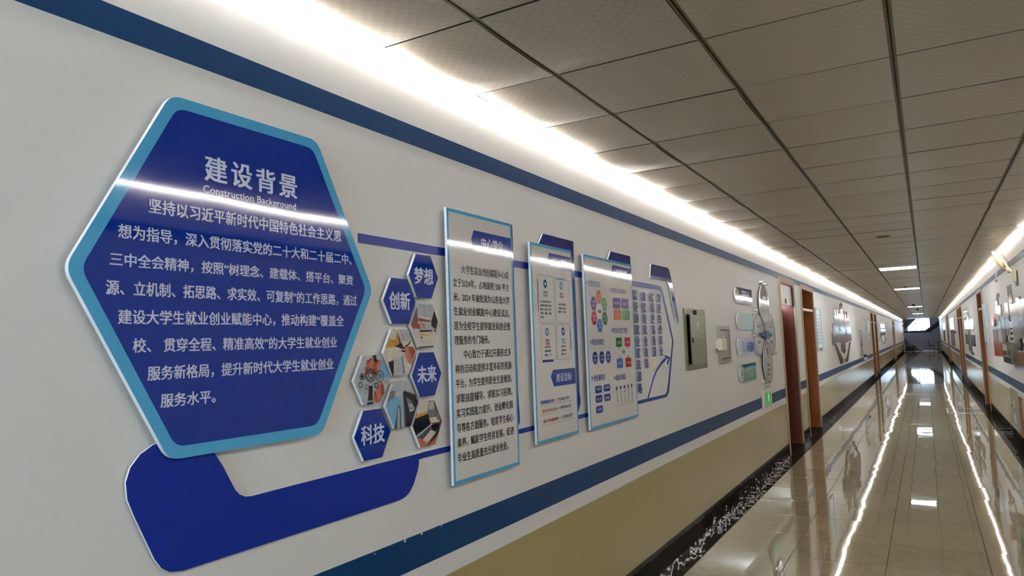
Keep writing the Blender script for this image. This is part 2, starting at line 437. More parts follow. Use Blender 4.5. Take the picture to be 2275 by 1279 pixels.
# flat lamps let into the grid
for n, (k, y) in enumerate(lamps.items()):
    lb = ['square cool white ceiling lamp, nearest of the four in the row', 'second nearest cool white ceiling lamp in the row', 'third ceiling lamp, before the dome cameras end', 'farthest small ceiling lamp before the stair end'][n]
    lb = lb if n != 2 else 'third ceiling lamp, just beyond the dome cameras'
    r = root('ceiling_lamp', lb, 'light', (1.303, y + .3, ZC))
    MB().box(1.017, 1.589, y + .012, y + .03, ZC - .004, ZC + .02).box(1.017, 1.589, y + .57, y + .588, ZC - .004, ZC + .02).box(1.017, 1.035, y + .03, y + .57, ZC - .004, ZC + .02).box(1.571, 1.589, y + .03, y + .57, ZC - .004, ZC + .02).obj('lamp_frame', WHITE, r)
    MB().box(1.035, 1.571, y + .03, y + .57, ZC - .002, ZC + .004).obj('diffuser', LAMP, r)
    adopt(r)

# ------------------------------------------------------------------ doors
def door(n, a, b, side, first=False):
    X = (lambda x: x) if side == 'L' else (lambda x: W - x)
    r = bpy.data.objects.new('door_%d' % n, None); COL.objects.link(r); r.location = (X(0), (a + b) / 2, 0); r['kind'] = 'structure'
    wd_ = WOODR if first else WOOD
    lo = -.15
    for y0, y1 in ((a, a + CW), (b - CW, b)): MB().box(X(0), X(.018), y0, y1, 0, DT).obj('casing', CASING, r)
    MB().box(X(0), X(.018), a + CW, b - CW, DT - .075, DT).obj('casing', CASING, r)
    MB().box(X(-.24), X(0), a + .03, a + CW, 0, DT - .05).obj('jamb', wd_, r)
    MB().box(X(-.24), X(0), b - CW, b - .03, 0, DT - .05).obj('jamb', wd_, r)
    MB().box(X(-.24), X(0), a + CW, b - CW, DT - .075, DT - .03).obj('jamb', wd_, r)
    lf = MB().box(X(-.22), X(-.18), a + CW, b - CW, .005, 1.93).obj('leaf', wd_, r)
    MB().box(X(-.18), X(-.12), a + .12, a + .14, .98, 1.0).box(X(-.135), X(-.12), a + .12, a + .25, .98, 1.0).obj('handle', SILVER, lf)
    if first:
        p = MB().box(X(-.06), X(-.02), a + CW, b - CW, 1.965, 2.235).obj('transom_panel', WHITE, r)
        MB().box(X(-.02), X(.0), 10.45, 10.52, 1.99, 2.05).obj('latch', mat('brass', 'a8843c', .3, .8), p)
    else:
        MB().box(X(-.24), X(-.0), a + CW, b - CW, 1.93, 1.965).obj('transom_bar', mat('transom_cream', 'c9b7a2', .35), r)
        MB().box(X(-.2), X(-.19), a + CW, b - CW, 1.965, DT - .075).obj('transom_panel', wd_, r)
    adopt(r)
k = 0
for i, (a, b) in enumerate(LD): k += 1; door(k, a, b, 'L', i == 0)
for a, b in RD: k += 1; door(k, a, b, 'R')

# ------------------------------------------------------------------ big hexagon board
HX = [(.846, 1.728), (1.095, 2.186), (1.595, 2.186), (1.842, 1.728), (1.600, 1.276), (1.095, 1.276)]
def inset(pts, d):
    n = len(pts); out = []; A = sum(pts[i][0] * pts[(i + 1) % n][1] - pts[(i + 1) % n][0] * pts[i][1] for i in range(n))
    sg = 1 if A > 0 else -1
    for i in range(n):
        p0, p, p1 = Vector(pts[i - 1]), Vector(pts[i]), Vector(pts[(i + 1) % n])
        d0 = (p - p0).normalized(); d1 = (p1 - p).normalized()
        n0 = Vector((-d0.y, d0.x)) * sg; n1 = Vector((-d1.y, d1.x)) * sg
        b = (n0 + n1).normalized(); out.append(tuple(p + b * (d / max(.2, b.dot(n0)))))
    return out
r = root('hexagon_board', 'large blue hexagonal board with light blue rim and white text, leftmost on the wall', 'sign', (0, 1.345, 1.276))
slab('backing', rounded(HX, .055), .016, .030, [CYAN, WHITE], r)
slab('face_print', rounded(inset(HX, .030), .045), .030, .0306, NAVY, r)
for i, ch in enumerate('建设背景'): text(ch, 1.194 + .0832 * i, 1.261 + .0828 * i, 1.985, 2.052, .0312, TEXTW, r, .026)
text('Construction Background', 1.188, 1.505, 1.945, 1.971, .0312, TEXTW, r, .012)
rows = [('坚持以习近平新时代中国特色社会主义思', 1.038, 1.695, 1.875, 1.911), ('想为指导，深入贯彻落实党的二十大和二十届二中、', .963, 1.741, 1.804, 1.839),
        ('三中全会精神，按照“树理念、建载体、搭平台、聚资', .944, 1.746, 1.738, 1.771), ('源、立机制、拓思路、求实效、可复制”的工作思路，通过', .936, 1.763, 1.671, 1.706),
        ('建设大学生就业创业赋能中心，推动构建“覆盖全', .965, 1.701, 1.604, 1.639), ('校、 贯穿全程、精准高效”的大学生就业创业', 1.001, 1.669, 1.538, 1.572),
        ('服务新格局，提升新时代大学生就业创业', 1.038, 1.652, 1.470, 1.505), ('服务水平。', 1.072, 1.225, 1.404, 1.437)]
for s, a, b, c, d in rows: text(s, a, b, c, d, .0312, TEXTW, r, .022)
adopt(r)
# navy board under the hexagon, its bar running right as the lower rail
FT = [(1.20, 1.322), (1.098, 1.322), (1.064, 1.316), (1.032, 1.298), (1.009, 1.272), (.998, 1.24), (1.002, 1.20), (1.019, 1.158), (1.070, 1.048), (1.088, 1.022), (1.110, 1.007), (1.145, 1.0), (1.481, 1.001), (1.985, 1.003), (2.015, 1.008), (2.040, 1.020), (2.062, 1.042), (2.088, 1.086), (2.096, 1.108), (2.096, 1.126), (2.117, 1.126), (2.117, 1.147), (1.500, 1.142), (1.352, 1.140), (1.331, 1.143), (1.314, 1.152), (1.300, 1.167), (1.262, 1.235), (1.228, 1.285)]
o = slab('navy_swoosh_board', FT, .0065, .0125, [NAVYM, WHITE]); tag(o, 'navy blue hooked board under the large hexagon, curving right along the wall', 'sign')
# outline rail behind the boards
r = root('outline_rail', 'thin navy outline rail running behind the panels to a pointed arrow end', 'trim', (0, 3.5, 1.13))
slab('top_rail', rect(1.80, 4.94, 1.889, 1.921), 0, .006, [NAVYM, WHITE], r)
slab('bottom_rail', rect(2.10, 4.94, 1.125, 1.147), 0, .006, [NAVYM, WHITE], r)
oc = [(4.94, 1.921), (4.985, 1.915), (5.02, 1.88), (5.202, 1.54), (5.202, 1.51), (5.04, 1.16), (4.995, 1.13), (4.94, 1.125)]
ic = [(4.94, 1.147), (4.97, 1.152), (5.0, 1.18), (5.165, 1.51), (5.165, 1.54), (4.98, 1.87), (4.965, 1.886), (4.94, 1.889)]
end = oc + ic
slab('end_rail', end, 0, .006, [NAVYM, WHITE], r)
av = [(4.585, 1.147), (4.64, 1.20), (4.70, 1.262), (4.79, 1.322), (4.90, 1.368), (5.02, 1.402)]
def strip(pts, w):
    L, Q = [], []
    for i, p in enumerate(pts):
        p = Vector(p); t = (Vector(pts[min(i + 1, len(pts) - 1)]) - Vector(pts[max(i - 1, 0)])).normalized(); n = Vector((-t.y, t.x)) * w / 2
        L.append(tuple(p + n)); Q.append(tuple(p - n))
    return L + Q[::-1]
slab('arrow_curve', strip(av, .02), 0, .006, [NAVYM, WHITE], r)
slab('arrow_head', [(4.96, 1.425), (5.09, 1.405), (5.01, 1.34), (5.0, 1.37), (5.04, 1.395), (4.965, 1.405)], 0, .013, [NAVYM, WHITE], r)
adopt(r)

# ------------------------------------------------------------------ small hexagons
def ink2(name, col): return mat('picture_' + name, col, .07, noise=(55, .42), bump=PRB)
skin = ink2('skin', 'b56a58'); skin2 = ink2('skin_dark', '8c3f36'); dark = ink2('dark', '15151a'); glass = ink2('sky_blue', '6fa3c4'); pale = ink2('pale_grey', 'a8adb0')
grey = ink2('mid_grey', '6d6f76'); warm = ink2('warm_glow', 'c08a3c'); cream = ink2('cream_print', 'c9bfae'); gry2 = ink2('slate', '3c4352'); brn = ink2('brown_print', '6b4a42')
HP = {'dream': (2.140, 1.795), 'innov': (1.996, 1.697), 'gears': (1.843, 1.428), 'hands2': (1.992, 1.516), 'hands1': (2.144, 1.611), 'future': (2.145, 1.430), 'bldg': (1.996, 1.333), 'laptop': (2.141, 1.249), 'tech': (1.840, 1.247)}
def hexpts(cy, cz, wy=.0905, wz=.081): return [(cy - wy, cz), (cy - wy / 2, cz - wz), (cy + wy / 2, cz - wz), (cy + wy, cz), (cy + wy / 2, cz + wz), (cy - wy / 2, cz + wz)]
def clip(poly, cl):
    """Sutherland-Hodgman against a convex counter-clockwise polygon"""
    out = list(poly)
    for i in range(len(cl)):
        a, b = cl[i], cl[(i + 1) % len(cl)]; inp = out; out = []
        f = lambda p: (b[0] - a[0]) * (p[1] - a[1]) - (b[1] - a[1]) * (p[0] - a[0])
        for j in range(len(inp)):
            p, q = inp[j - 1], inp[j]; fp, fq = f(p), f(q)
            if (fp >= 0) != (fq >= 0):
                t = fp / (fp - fq); out.append((p[0] + (q[0] - p[0]) * t, p[1] + (q[1] - p[1]) * t))
            if fq >= 0: out.append(q)
        if not out: return []
    return out
def picture(parent, cy, cz, shapes, base):
    """a photograph print built as flat coloured areas clipped to the hexagon; u, v in -1..1"""
    H = hexpts(cy, cz); mats = [base]; V = [(.0224, p[0], p[1]) for p in H]; F = [tuple(range(6))]; M_ = [0]
    for i, (m, pts) in enumerate(shapes):
        if m not in mats: mats.append(m)
        q = clip([(cy + u * .0905, cz + v * .081) for u, v in pts], H)
        if len(q) < 3: continue
        n = len(V); V += [(.0225 + .00003 * i, p[0], p[1]) for p in q]; F.append(tuple(range(n, n + len(q)))); M_.append(mats.index(m))
    ob('photo_print', mesh('photo_print', V, F, mats, M_), parent)
def ccw(pts):
    A = sum(pts[i][0] * pts[(i + 1) % len(pts)][1] - pts[(i + 1) % len(pts)][0] * pts[i][1] for i in range(len(pts)))
    return pts if A > 0 else pts[::-1]
def circ(u, v, r, n=14, ry=None): return [(u + r * math.cos(2 * math.pi * k / n), v + (ry or r * 1.1) * math.sin(2 * math.pi * k / n)) for k in range(n)]
def ringq(u, v, r, t, m, n=16):
    out = []
    for k in range(n):
        a, b = 2 * math.pi * k / n, 2 * math.pi * (k + 1) / n
        out.append((m, [(u + r * math.cos(a), v + r * 1.1 * math.sin(a)), (u + r * math.cos(b), v + r * 1.1 * math.sin(b)), (u + (r - t) * math.cos(b), v + (r - t) * 1.1 * math.sin(b)), (u + (r - t) * math.cos(a), v + (r - t) * 1.1 * math.sin(a))]))
    return out
def q4(m, *p): return (m, ccw(list(p)))
PIC = {}
PIC['gears'] = (pale, [q4(skin2, (-.35, .35), (.25, .15), (.5, .75), (.0, .9), (-.3, .8)), q4(skin, (-.5, .2), (-.3, .6), (.1, .95), (.0, .3)), q4(skin, (.3, .2), (.2, .6), (.48, .85), (.5, .6)), q4(dark, (.02, 1), (.2, 1), (.25, .7), (.1, .75)),
    q4(glass, (.3, .1), (1, .0), (.7, .7), (.5, .8)), q4(dark, (-.2, -.25), (.0, -.25), (-.02, -.85), (-.28, -.85)), q4(skin, (0, -.75), (.2, -.35), (.45, -.1), (.6, -.2), (.62, -.6), (.4, -.95), (.0, -.9)), q4(skin2, (.45, -.2), (.6, -.25), (.65, -.6), (.5, -.8), (.42, -.5)), q4(skin2, (.05, -.5), (.12, -.45), (.3, -.95), (.15, -.95)), q4(dark, (-.3, -.9), (0, -.9), (.0, -1), (-.35, -1))]
    + ringq(-.12, .18, .22, .04, dark) + ringq(-.12, .18, .13, .05, dark) + ringq(-.12, .18, .28, .025, gry2) + ringq(-.58, .15, .13, .03, dark) + ringq(-.58, .15, .07, .05, dark) + ringq(.38, .12, .23, .035, gry2) + ringq(.38, .12, .09, .03, gry2) + ringq(-.7, -.18, .11, .03, dark) + ringq(.15, -.25, .12, .045, dark) + ringq(-.4, .45, .07, .03, dark) + ringq(-.38, -.28, .1, .03, grey) + ringq(.68, -.15, .08, .02, grey))
PIC['hands1'] = (cream, [q4(pale, (-.6, 1), (.6, 1), (.6, .35), (-.55, .45)), q4(brn, (-1, .1), (-.55, .85), (-.5, .1), (-.9, -.1)), q4(brn, (-.5, .35), (.3, .25), (.4, .15), (-.5, .2)), q4(pale, (-.1, .15), (.45, .05), (.6, -.25), (-.45, -.22)), q4(skin2, (-.95, .0), (-.4, .1), (-.35, -.15), (-.85, -.15)), q4(skin, (-.45, .25), (-.1, .05), (.0, -.2), (-.25, -.05)), q4(dark, (.4, .25), (.62, .7), (.85, .2), (.7, -.2), (.38, .0)), q4(dark, (-.45, -.22), (.4, -.2), (.4, -.28), (-.4, -.3)), q4(dark, (.55, -.2), (.7, -.2), (.7, -.28), (.55, -.28)), q4(warm, (-.5, -.35), (.1, -.42), (.1, -.46), (-.4, -.42)), q4(dark, (-.4, -.55), (-.25, -.5), (-.25, -.56), (-.35, -.6)), q4(gry2, (-.5, -.95), (.5, -.93), (.5, -1), (-.5, -1))])
PIC['hands2'] = (cream, [q4(warm, (-.9, .2), (-.5, .9), (-.2, .95), (-.1, .3), (-.3, .25)), q4(cream, (-.55, 1), (-.2, 1), (-.3, .55), (-.6, .55)), q4(brn, (-.15, .9), (.0, .6), (.1, .3), (-.1, .35)), q4(pale, (.0, .95), (.5, 1), (.65, .5), (.1, .45)), q4(dark, (-.35, .25), (.1, .4), (.2, .2), (.5, .35), (.7, .55), (.6, .35), (.25, .1), (-.1, .2)), q4(cream, (-1, 0), (-.5, .2), (.1, .15), (.1, -.1), (-.8, -.35)), q4(skin, (.25, .2), (.5, .25), (.85, -.1), (.7, -.6), (.45, -.45), (.3, -.2)), q4(skin2, (.5, .25), (.8, .2), (.95, -.0), (.75, -.35), (.6, .0)), q4(pale, (-.75, -.4), (.2, -.1), (.3, -1), (-.5, -1)), q4(dark, (-.75, -.4), (-.4, -.35), (-.45, -1), (-.55, -1)), q4(gry2, (.05, -.2), (.1, -.2), (.25, -.95), (.18, -.95)), q4(dark, (-.0, .1), (.3, .05), (.3, -.03), (.1, .02))])
PIC['bldg'] = (pale, [q4(glass, (-1, .2), (-.8, .4), (-.1, .3), (.0, -1), (-.6, -1)), q4(grey, (-.8, .65), (-.35, .6), (-.5, .35), (-.85, .15)), q4(gry2, (-.25, .0), (-.1, -.15), (-.1, -1), (-.5, -1)), q4(pale, (-.25, -.1), (-.16, -.2), (-.18, -1), (-.35, -1)), q4(pale, (.0, .4), (.08, .4), (.1, -1), (-.07, -1)), q4(gry2, (.05, .5), (.2, .6), (.6, -1), (.12, -1)), q4(dark, (.1, .55), (.95, .35), (1, .0), (.5, -1), (.25, -1)), q4(grey, (.2, .35), (.55, .1), (.8, -.25), (.75, -.35), (.45, -.4)), q4(pale, (.35, .0), (.6, -.05), (.7, -.2), (.45, -.2)), q4(pale, (.42, -.26), (.72, -.25), (.75, -.35), (.47, -.38)), q4(grey, (.3, .55), (.9, .35), (.9, .3), (.3, .5))])
PIC['laptop'] = (brn, [q4(cream, (-.6, 1), (.1, 1), (.0, .4), (-.7, .5)), q4(warm, (-.7, .5), (.0, .55), (.1, .4), (-.8, .3)), q4(dark, (-1, .3), (.05, .45), (.15, -.1), (-.8, -.5)), q4(pale, (.1, .95), (.45, 1), (.5, .3), (.1, .4)), q4(grey, (.1, .6), (.45, .65), (.5, .2), (.15, .25)), q4(cream, (.1, .25), (.6, .25), (.85, .0), (.25, .0)), q4(grey, (.55, .5), (.8, .35), (.9, .05), (.65, .1)), q4(pale, (-.8, -.45), (.3, .0), (.3, -.08), (-.8, -.55)), q4(gry2, (-.55, -.5), (.1, -.15), (.2, -.3), (-.4, -.68)), q4(cream, (-.4, -.7), (.2, -.3), (.55, -.45), (-.1, -.9)), q4(dark, (.2, -.1), (.8, -.05), (.75, -.5), (.1, -.9), (.6, -.45), (.3, -.3)), q4(skin, (-.85, -.5), (-.5, -.6), (.0, -.9), (-.1, -1), (-.6, -1)), q4(skin, (.1, -.9), (.6, -.7), (.5, -1), (.1, -1))])
LBL = {'dream': '梦想', 'innov': '创新', 'future': '未来', 'tech': '科技'}
PLB = {'dream': 'small blue hexagon reading 梦想, topmost of the hexagons', 'innov': 'small blue hexagon reading 创新, left of the topmost hexagon', 'future': 'small blue hexagon reading 未来, right side of the cluster', 'tech': 'small blue hexagon reading 科技, bottom left of the cluster',
       'gears': 'hexagonal photo tile of hands and drawn gears, leftmost of the cluster', 'hands1': 'hexagonal photo tile of hands and a laptop on a pale desk, under the topmost hexagon', 'hands2': 'hexagonal photo tile of hands in warm light over a desk, centre of the cluster', 'bldg': 'hexagonal photo tile of tall glass office towers against sky', 'laptop': 'dark hexagonal photo tile of an open laptop and a phone, bottom right of the cluster'}
for kx, (cy, cz) in HP.items():
    r = root('hexagon_tile', PLB[kx], 'sign', (0, cy, cz - .081), 'hexagon tiles beside the large hexagon')
    slab('backing', hexpts(cy, cz), .011, .022, [WHITE if kx in PIC else NAVY, WHITE], r)
    if kx in LBL:
        text(LBL[kx], cy - .057, cy + .057, cz - .030, cz + .032, .0226, TEXTW, r, .03)
    else: picture(r, cy, cz, PIC[kx][1], PIC[kx][0])
    adopt(r)

# ------------------------------------------------------------------ information panels
def frame_board(r, y0, y1, z0, z1):
    slab('backing', rect(y0, y1, z0, z1), .021, .032, [PAPER, WHITE], r)
    slab('rim_print', rect(y0 + .001, y1 - .001, z0 + .001, z1 - .001), .032, .0324, CYAN, r, hole=rect(y0 + .013, y1 - .013, z0 + .014, z1 - .014))
def back_board(r, pts): slab('navy_back', pts, .0065, .0125, [DEEP, WHITE], r)
C = ([], [])
r = root('text_panel', 'white rectangular text panel with light blue rim, nearest the hexagons', 'sign', (0, 2.53, 1.0))
back_board(r, [(2.5, 1.1), (2.795, 1.12), (2.845, 1.18), (2.845, 1.21), (2.838, 1.31), (2.838, 2.084), (2.5, 2.084)])
frame_board(r, 2.284, 2.796, .998, 2.080)
slab('header_print', [(2.478, 2.012), (2.458, 1.972), (2.480, 1.918), (2.783, 1.918), (2.783, 2.012)], .032, .0326, NAVY, r)
text('中心简介', 2.535, 2.715, 1.945, 1.988, .033, TEXTW, r, .006)
P1 = ['大学生就业创业赋能中心成', '立于2024年，占地面积 500 平方', '米，2024 年被批准为山东省大学', '生就业创业赋能中心建设试点，', '是为全校学生提供就业和创业管', '理服务的专门场所。', '中心致力于通过开展形式多', '样的活动和提供丰富多彩的资源', '平台，为学生提供职业生涯规划、', '求职技能辅导、求职实习招聘、', '实习实践能力提升、创业孵化指', '导等各方面服务。培育学生核心', '素养，赋能学生终身发展，促进', '毕业生高质量充分就业创业。']
for i, s in enumerate(P1):
    zt = 1.858 - .0572 * i
    a = 2.378 if i in (0, 6) else 2.316
    b = {5: 2.575, 13: 2.70}.get(i, 2.752)
    text(s, a, b, zt - .035, zt, .0328, TEXTK, r, .020)
adopt(r)

r = root('design_panel', 'white information panel with four outlined cards, second of the three tall panels', 'sign', (0, 3.2, 1.06))
back_board(r, [(3.09, 1.2), (3.475, 1.165), (3.51, 1.205), (3.503, 1.27), (3.500, 2.080), (3.145, 2.080), (3.09, 2.02)])
frame_board(r, 2.966, 3.428, 1.060, 2.018)
slab('header_print', [(3.166, 1.982), (3.152, 1.955), (3.180, 1.906), (3.414, 1.906), (3.414, 1.982)], .032, .0326, NAVY, r)
text('设计理念', 3.215, 3.365, 1.925, 1.963, .033, TEXTW, r, .01)
slab('header_print', [(3.160, 1.400), (3.133, 1.368), (3.163, 1.318), (3.414, 1.318), (3.414, 1.400)], .032, .0326, NAVY, r)
text('建设目标', 3.190, 3.365, 1.338, 1.380, .033, TEXTW, r, .012)
line = ink('line_grey', '8f8a84'); purp = ink('purple', '3c3a7c'); teal = ink('teal', '4a98a4'); red = ink('red', 'a8303c'); orange = ink('orange', 'c46a28'); olive = ink('olive', '5f5e38'); green = ink('green', '1c6e2c'); blue = ink('blue', '3a72b8'); mint = ink('mint', '5c9c74'); violet = ink('violet', '5a4a90'); crim = ink('crimson', 'b02c38')
for (a, b, c, d) in ((3.03, 3.205, 1.632, 1.866), (3.218, 3.382, 1.632, 1.856), (3.045, 3.203, 1.447, 1.626), (3.212, 3.372, 1.447, 1.626)):
    o_ = rounded(rect(a, b, c, d), .014, 3); i_ = rounded(rect(a + .0025, b - .0025, c + .0025, d - .0025), .012, 3)
    slab('card_outline', o_, .032, .0325, line, r, hole=i_)
for (a, b, c, d, m) in ((3.026, 3.032, 1.69, 1.84, purp), (3.225, 3.335, 1.855, 1.863, teal), (3.05, 3.165, 1.440, 1.452, NAVY), (3.371, 3.377, 1.495, 1.60, purp)): slab('accent_bar', rect(a, b, c, d), .0325, .0331, m, r)
for (cy, cz, m, t1, t2, m2) in ((3.110, 1.824, NAVY, '促进就业', '理念引领', olive), (3.288, 1.824, teal, '服务学生', '全程指导', red), (3.111, 1.588, blue, '精准帮扶', '分类施策', red), (3.290, 1.590, NAVY, '创新创业', '产教融合', teal)):
    slab('icon_disc', ell(cy, cz, .018, .021, 16), .032, .0326, m, r); slab('icon_mark', ell(cy, cz, .008, .010, 8), .0326, .033, PAPER, r)
    text(t1, cy - .022, cy + .022, cz - .048, cz - .036, .0328, m2, r, .03); text(t2, cy - .022, cy + .022, cz - .064, cz - .052, .0328, m2, r, .03)
for (y, z, w, n) in ((3.05, 1.730, .115, 5), (3.245, 1.722, .09, 3), (3.078, 1.508, .065, 3), (3.262, 1.508, .05, 3)):
    for k in range(n): text(['以学生发展为中心', '以就业创业为导向', '服务、培训、指导', '协同、创新、发展', '融合'][k][:max(4, int(w * 70))] if k < 4 else '融合。', y, y + (w if k < 4 else w * .3), z - .019 * k, z - .019 * k + .011, .0328, TEXTK, r, .02, coll=C)
flush(C, 'body_lettering', TEXTK, r)
for (s1, s2, a, b, c, z, m) in (('促进高质量充分就业', '学生就业能力提升', 3.017, 3.157, 3.33, 1.243, NAVY), ('强化职业指导队伍建设', '教师指导能力提升', 3.026, 3.184, 3.35, 1.200, orange), ('健全公共就业服务体系', '公共服务能力提升', 3.036, 3.196, 3.362, 1.152, red)):
    text(s1, a, b, z, z + .017, .0328, m, r, .02); text(s2, b + .042, c, z + .002, z + .018, .0328, TEXTK, r, .01)
    slab('dash', rect(b + .006, b + .036, z + .008, z + .0095), .032, .0325, TEXTK, r); slab('rule', rect(3.01, 3.38, z - .009, z - .0075), .032, .0324, line, r)
adopt(r)

r = root('zone_panel', 'white information panel with coloured hexagon diagrams, third of the three tall panels', 'sign', (0, 3.95, 1.056))
back_board(r, [(3.98, 1.2), (4.335, 1.16), (4.372, 1.205), (4.366, 1.27), (4.364, 2.078), (4.03, 2.078), (3.98, 2.02)])
frame_board(r, 3.580, 4.322, 1.056, 2.018)
slab('header_print', [(4.002, 1.990), (3.982, 1.962), (4.016, 1.904), (4.308, 1.904), (4.308, 1.990)], .032, .0326, NAVY, r)
text('区域分布', 4.065, 4.235, 1.935, 1.970, .033, TEXTW, r, .006)
for s, a, b, z in (('智慧宣传区', 3.630, 3.800, 1.842), ('就(职)业指导区', 3.975, 4.21, 1.818), ('职业训练区', 3.652, 3.815, 1.514), ('职业生涯工作室', 3.968, 4.195, 1.580), ('创业服务区', 3.650, 3.81, 1.315), ('就业市场区', 3.975, 4.135, 1.300)):
    text(s, a, b, z, z + .034, .0328, TEXTN, r, .02)
    slab('bullet', [(a - .026, z + .003), (a - .010, z + .017), (a - .026, z + .031)], .032, .0326, TEXTN, r)
def hx6(cy, cz, w=.042, h=.038): return hexpts(cy, cz, w, h)
for (cy, cz, m, s) in ((3.772, 1.786, orange, '智慧\n宣传'), (3.694, 1.747, violet, '政策\n宣讲'), (3.848, 1.747, mint, '自助\n服务'), (3.694, 1.665, crim, '就业\n咨询'), (3.848, 1.665, green, '创业\n咨询'), (3.770, 1.623, blue, '信息\n发布')):
    slab('hexagon_print', hx6(cy, cz), .032, .0326, m, r)
    text(s.split('\n')[0], cy - .02, cy + .02, cz + .003, cz + .018, .033, TEXTW, r, .004); text(s.split('\n')[1], cy - .02, cy + .02, cz - .018, cz - .003, .033, TEXTW, r, .004)
text('功能', 3.745, 3.80, 1.695, 1.715, .0328, TEXTN, r, .02)
for (a, c, m, s) in ((3.980, 1.730, violet, '职业咨询'), (4.118, 1.730, ink('lilac', '6a5aa0'), '职业测评'), (3.985, 1.660, orange, '就业指导'), (4.128, 1.660, mint, '简历门诊')):
    slab('tab_print', rounded(rect(a, a + .122, c, c + .063), [.004, .02, .004, .02], 3), .032, .0326, m, r); text(s, a + .02, a + .10, c + .022, c + .040, .033, TEXTW, r, .003)
for (a, c, m, s, up) in ((4.0, 1.498, green, '生涯规划', 0), (4.142, 1.498, crim, '职业探索', 0), (4.0, 1.372, blue, '团体辅导', 1), (4.142, 1.372, crim, '个体咨询', 1)):
    p = rounded(rect(a, a + .096, c, c + .056), .008, 3); slab('bubble_print', p, .032, .0326, m, r)
    y = a + .048; slab('bubble_tip', [(y - .008, c + .056), (y + .008, c + .056), (y, c + .074)] if up else [(y - .008, c), (y, c - .018), (y + .008, c)], .032, .0326, m, r)
    text(s, a + .012, a + .084, c + .018, c + .034, .033, TEXTW, r, .003)
text('功能', 4.09, 4.14, 1.457, 1.478, .0328, TEXTN, r, .02)
for cy, s in ((3.682, '模拟面试'), (3.778, '无领导组'), (3.873, '培训研讨')):
    slab('oval_print', ell(cy, 1.442, .036, .036), .032, .0326, NAVY, r); text(s[:2], cy - .022, cy + .022, 1.445, 1.460, .033, TEXTW, r, .003); text(s[2:], cy - .022, cy + .022, 1.424, 1.439, .033, TEXTW, r, .003)
for a, c, s in ((3.663, 1.247, '项目展示'), (3.783, 1.248, '创业指导'), (3.663, 1.194, '创业沙龙'), (3.783, 1.192, '成果转化'), (3.663, 1.136, '创业孵化')):
    slab('pill_print', rounded(rect(a, a + .096, c, c + .040), .016, 4), .032, .0326, NAVY, r); text(s, a + .015, a + .081, c + .012, c + .028, .033, TEXTW, r, .003)
for k in range(5):
    y = 3.982 + .0615 * k
    slab('dot_print', ell(y, 1.255, .012, .012, 10), .032, .0326, [olive, purp, purp, olive, olive][k], r)
    for j, ch in enumerate(['企业宣讲会', '校园招聘会', '线上双选会', '就业咨询处', '档案服务窗'][k]): text(ch, y - .007, y + .007, 1.224 - .0155 * j, 1.235 - .0155 * j, .0328, TEXTK, r, .01, coll=C)
flush(C, 'column_lettering', TEXTK, r)
slab('rule', rect(3.96, 4.25, 1.150, 1.152), .032, .0324, line, r)
adopt(r)

# standing characters: four columns of blue letters with grey sides
LETF = mat('letter_blue', '1a2880', .35, spec=.3); LETS = mat('letter_side', 'a5a2aa', .5)
for cl, s, y, zt, zb, lab in ((0, '要坚持就业优先战略', 4.433, 1.866, 1.186, 'leftmost column of raised blue characters, the longest of the four'), (1, '和积极就业政策', 4.583, 1.862, 1.340, 'second column of raised blue characters from the left'),
                         (2, '实现更高质量', 4.752, 1.866, 1.415, 'third column of raised blue characters from the left'), (3, '和更充分就业', 4.900, 1.866, 1.417, 'rightmost column of raised blue characters, beside the rail')):
    r = root('raised_lettering', lab, 'sign', (0, y, zb), 'columns of raised characters')
    h = (zt - zb) / len(s)
    for i, ch in enumerate(s):
        z1 = zt - h * i - .004; z0 = z1 - h + .010
        # grey body: character extruded off the wall, blue face in front
        c = bpy.data.curves.new('t', 'FONT'); c.body = ch; c.size = 1; c.extrude = .5; c.resolution_u = 1
        o = bpy.data.objects.new('t', c); COL.objects.link(o); dg = bpy.context.evaluated_depsgraph_get()
        me = bpy.data.meshes.new_from_object(o.evaluated_get(dg)); bpy.data.objects.remove(o); bpy.data.curves.remove(c)
        xs = [v.co.x for v in me.vertices]; ys = [v.co.y for v in me.vertices]; a, b, lo, hi = min(xs), max(xs), min(ys), max(ys)
        V = []; F = []
        for q, (dy, dz) in enumerate(((-.0022, -.0008), (.0022, .0008))):
            n = len(V)
            V += [(.001 + (v.co.z + .5) * (.012 + .0001 * q), y - .033 + dy + (v.co.x - a) / (b - a) * .066, z0 + dz + (v.co.y - lo) / (hi - lo) * (z1 - z0)) for v in me.vertices]
            F += [tuple(n + k for k in p.vertices) for p in me.polygons]
        MI = [0 if all(V[k][0] > .0125 for k in f) else 1 for f in F]
        ob('character', mesh('character', V, F, [LETF, LETS], MI), r)['kind'] = 'stuff'; bpy.data.meshes.remove(me)
    adopt(r)
# blue tab with blade
bp_ = [(4.735, 1.962), (4.755, 2.045), (4.775, 2.062), (5.13, 2.064), (5.168, 2.052), (5.212, 1.975), (5.338, 1.70), (5.335, 1.665), (5.305, 1.64), (5.285, 1.665), (5.15, 1.935), (5.09, 1.962)]
o = slab('navy_tab', bp_, .005, .014, [ink('tab_navy', '1c2a6c'), WHITE]); tag(o, 'dark blue trapezoid tab tapering into a downward blade above the raised characters', 'sign')
r = root('light_switch', 'small cream light switch on the wall beside the raised characters', 'switch', (0, 4.745, 1.335))
slab('switch_plate', rect(4.70, 4.79, 1.332, 1.402), 0, .008, CREAM, r); slab('switch_rocker', rect(4.735, 4.775, 1.345, 1.39), .008, .012, mat('rocker', 'e0dcc4', .3), r); adopt(r)

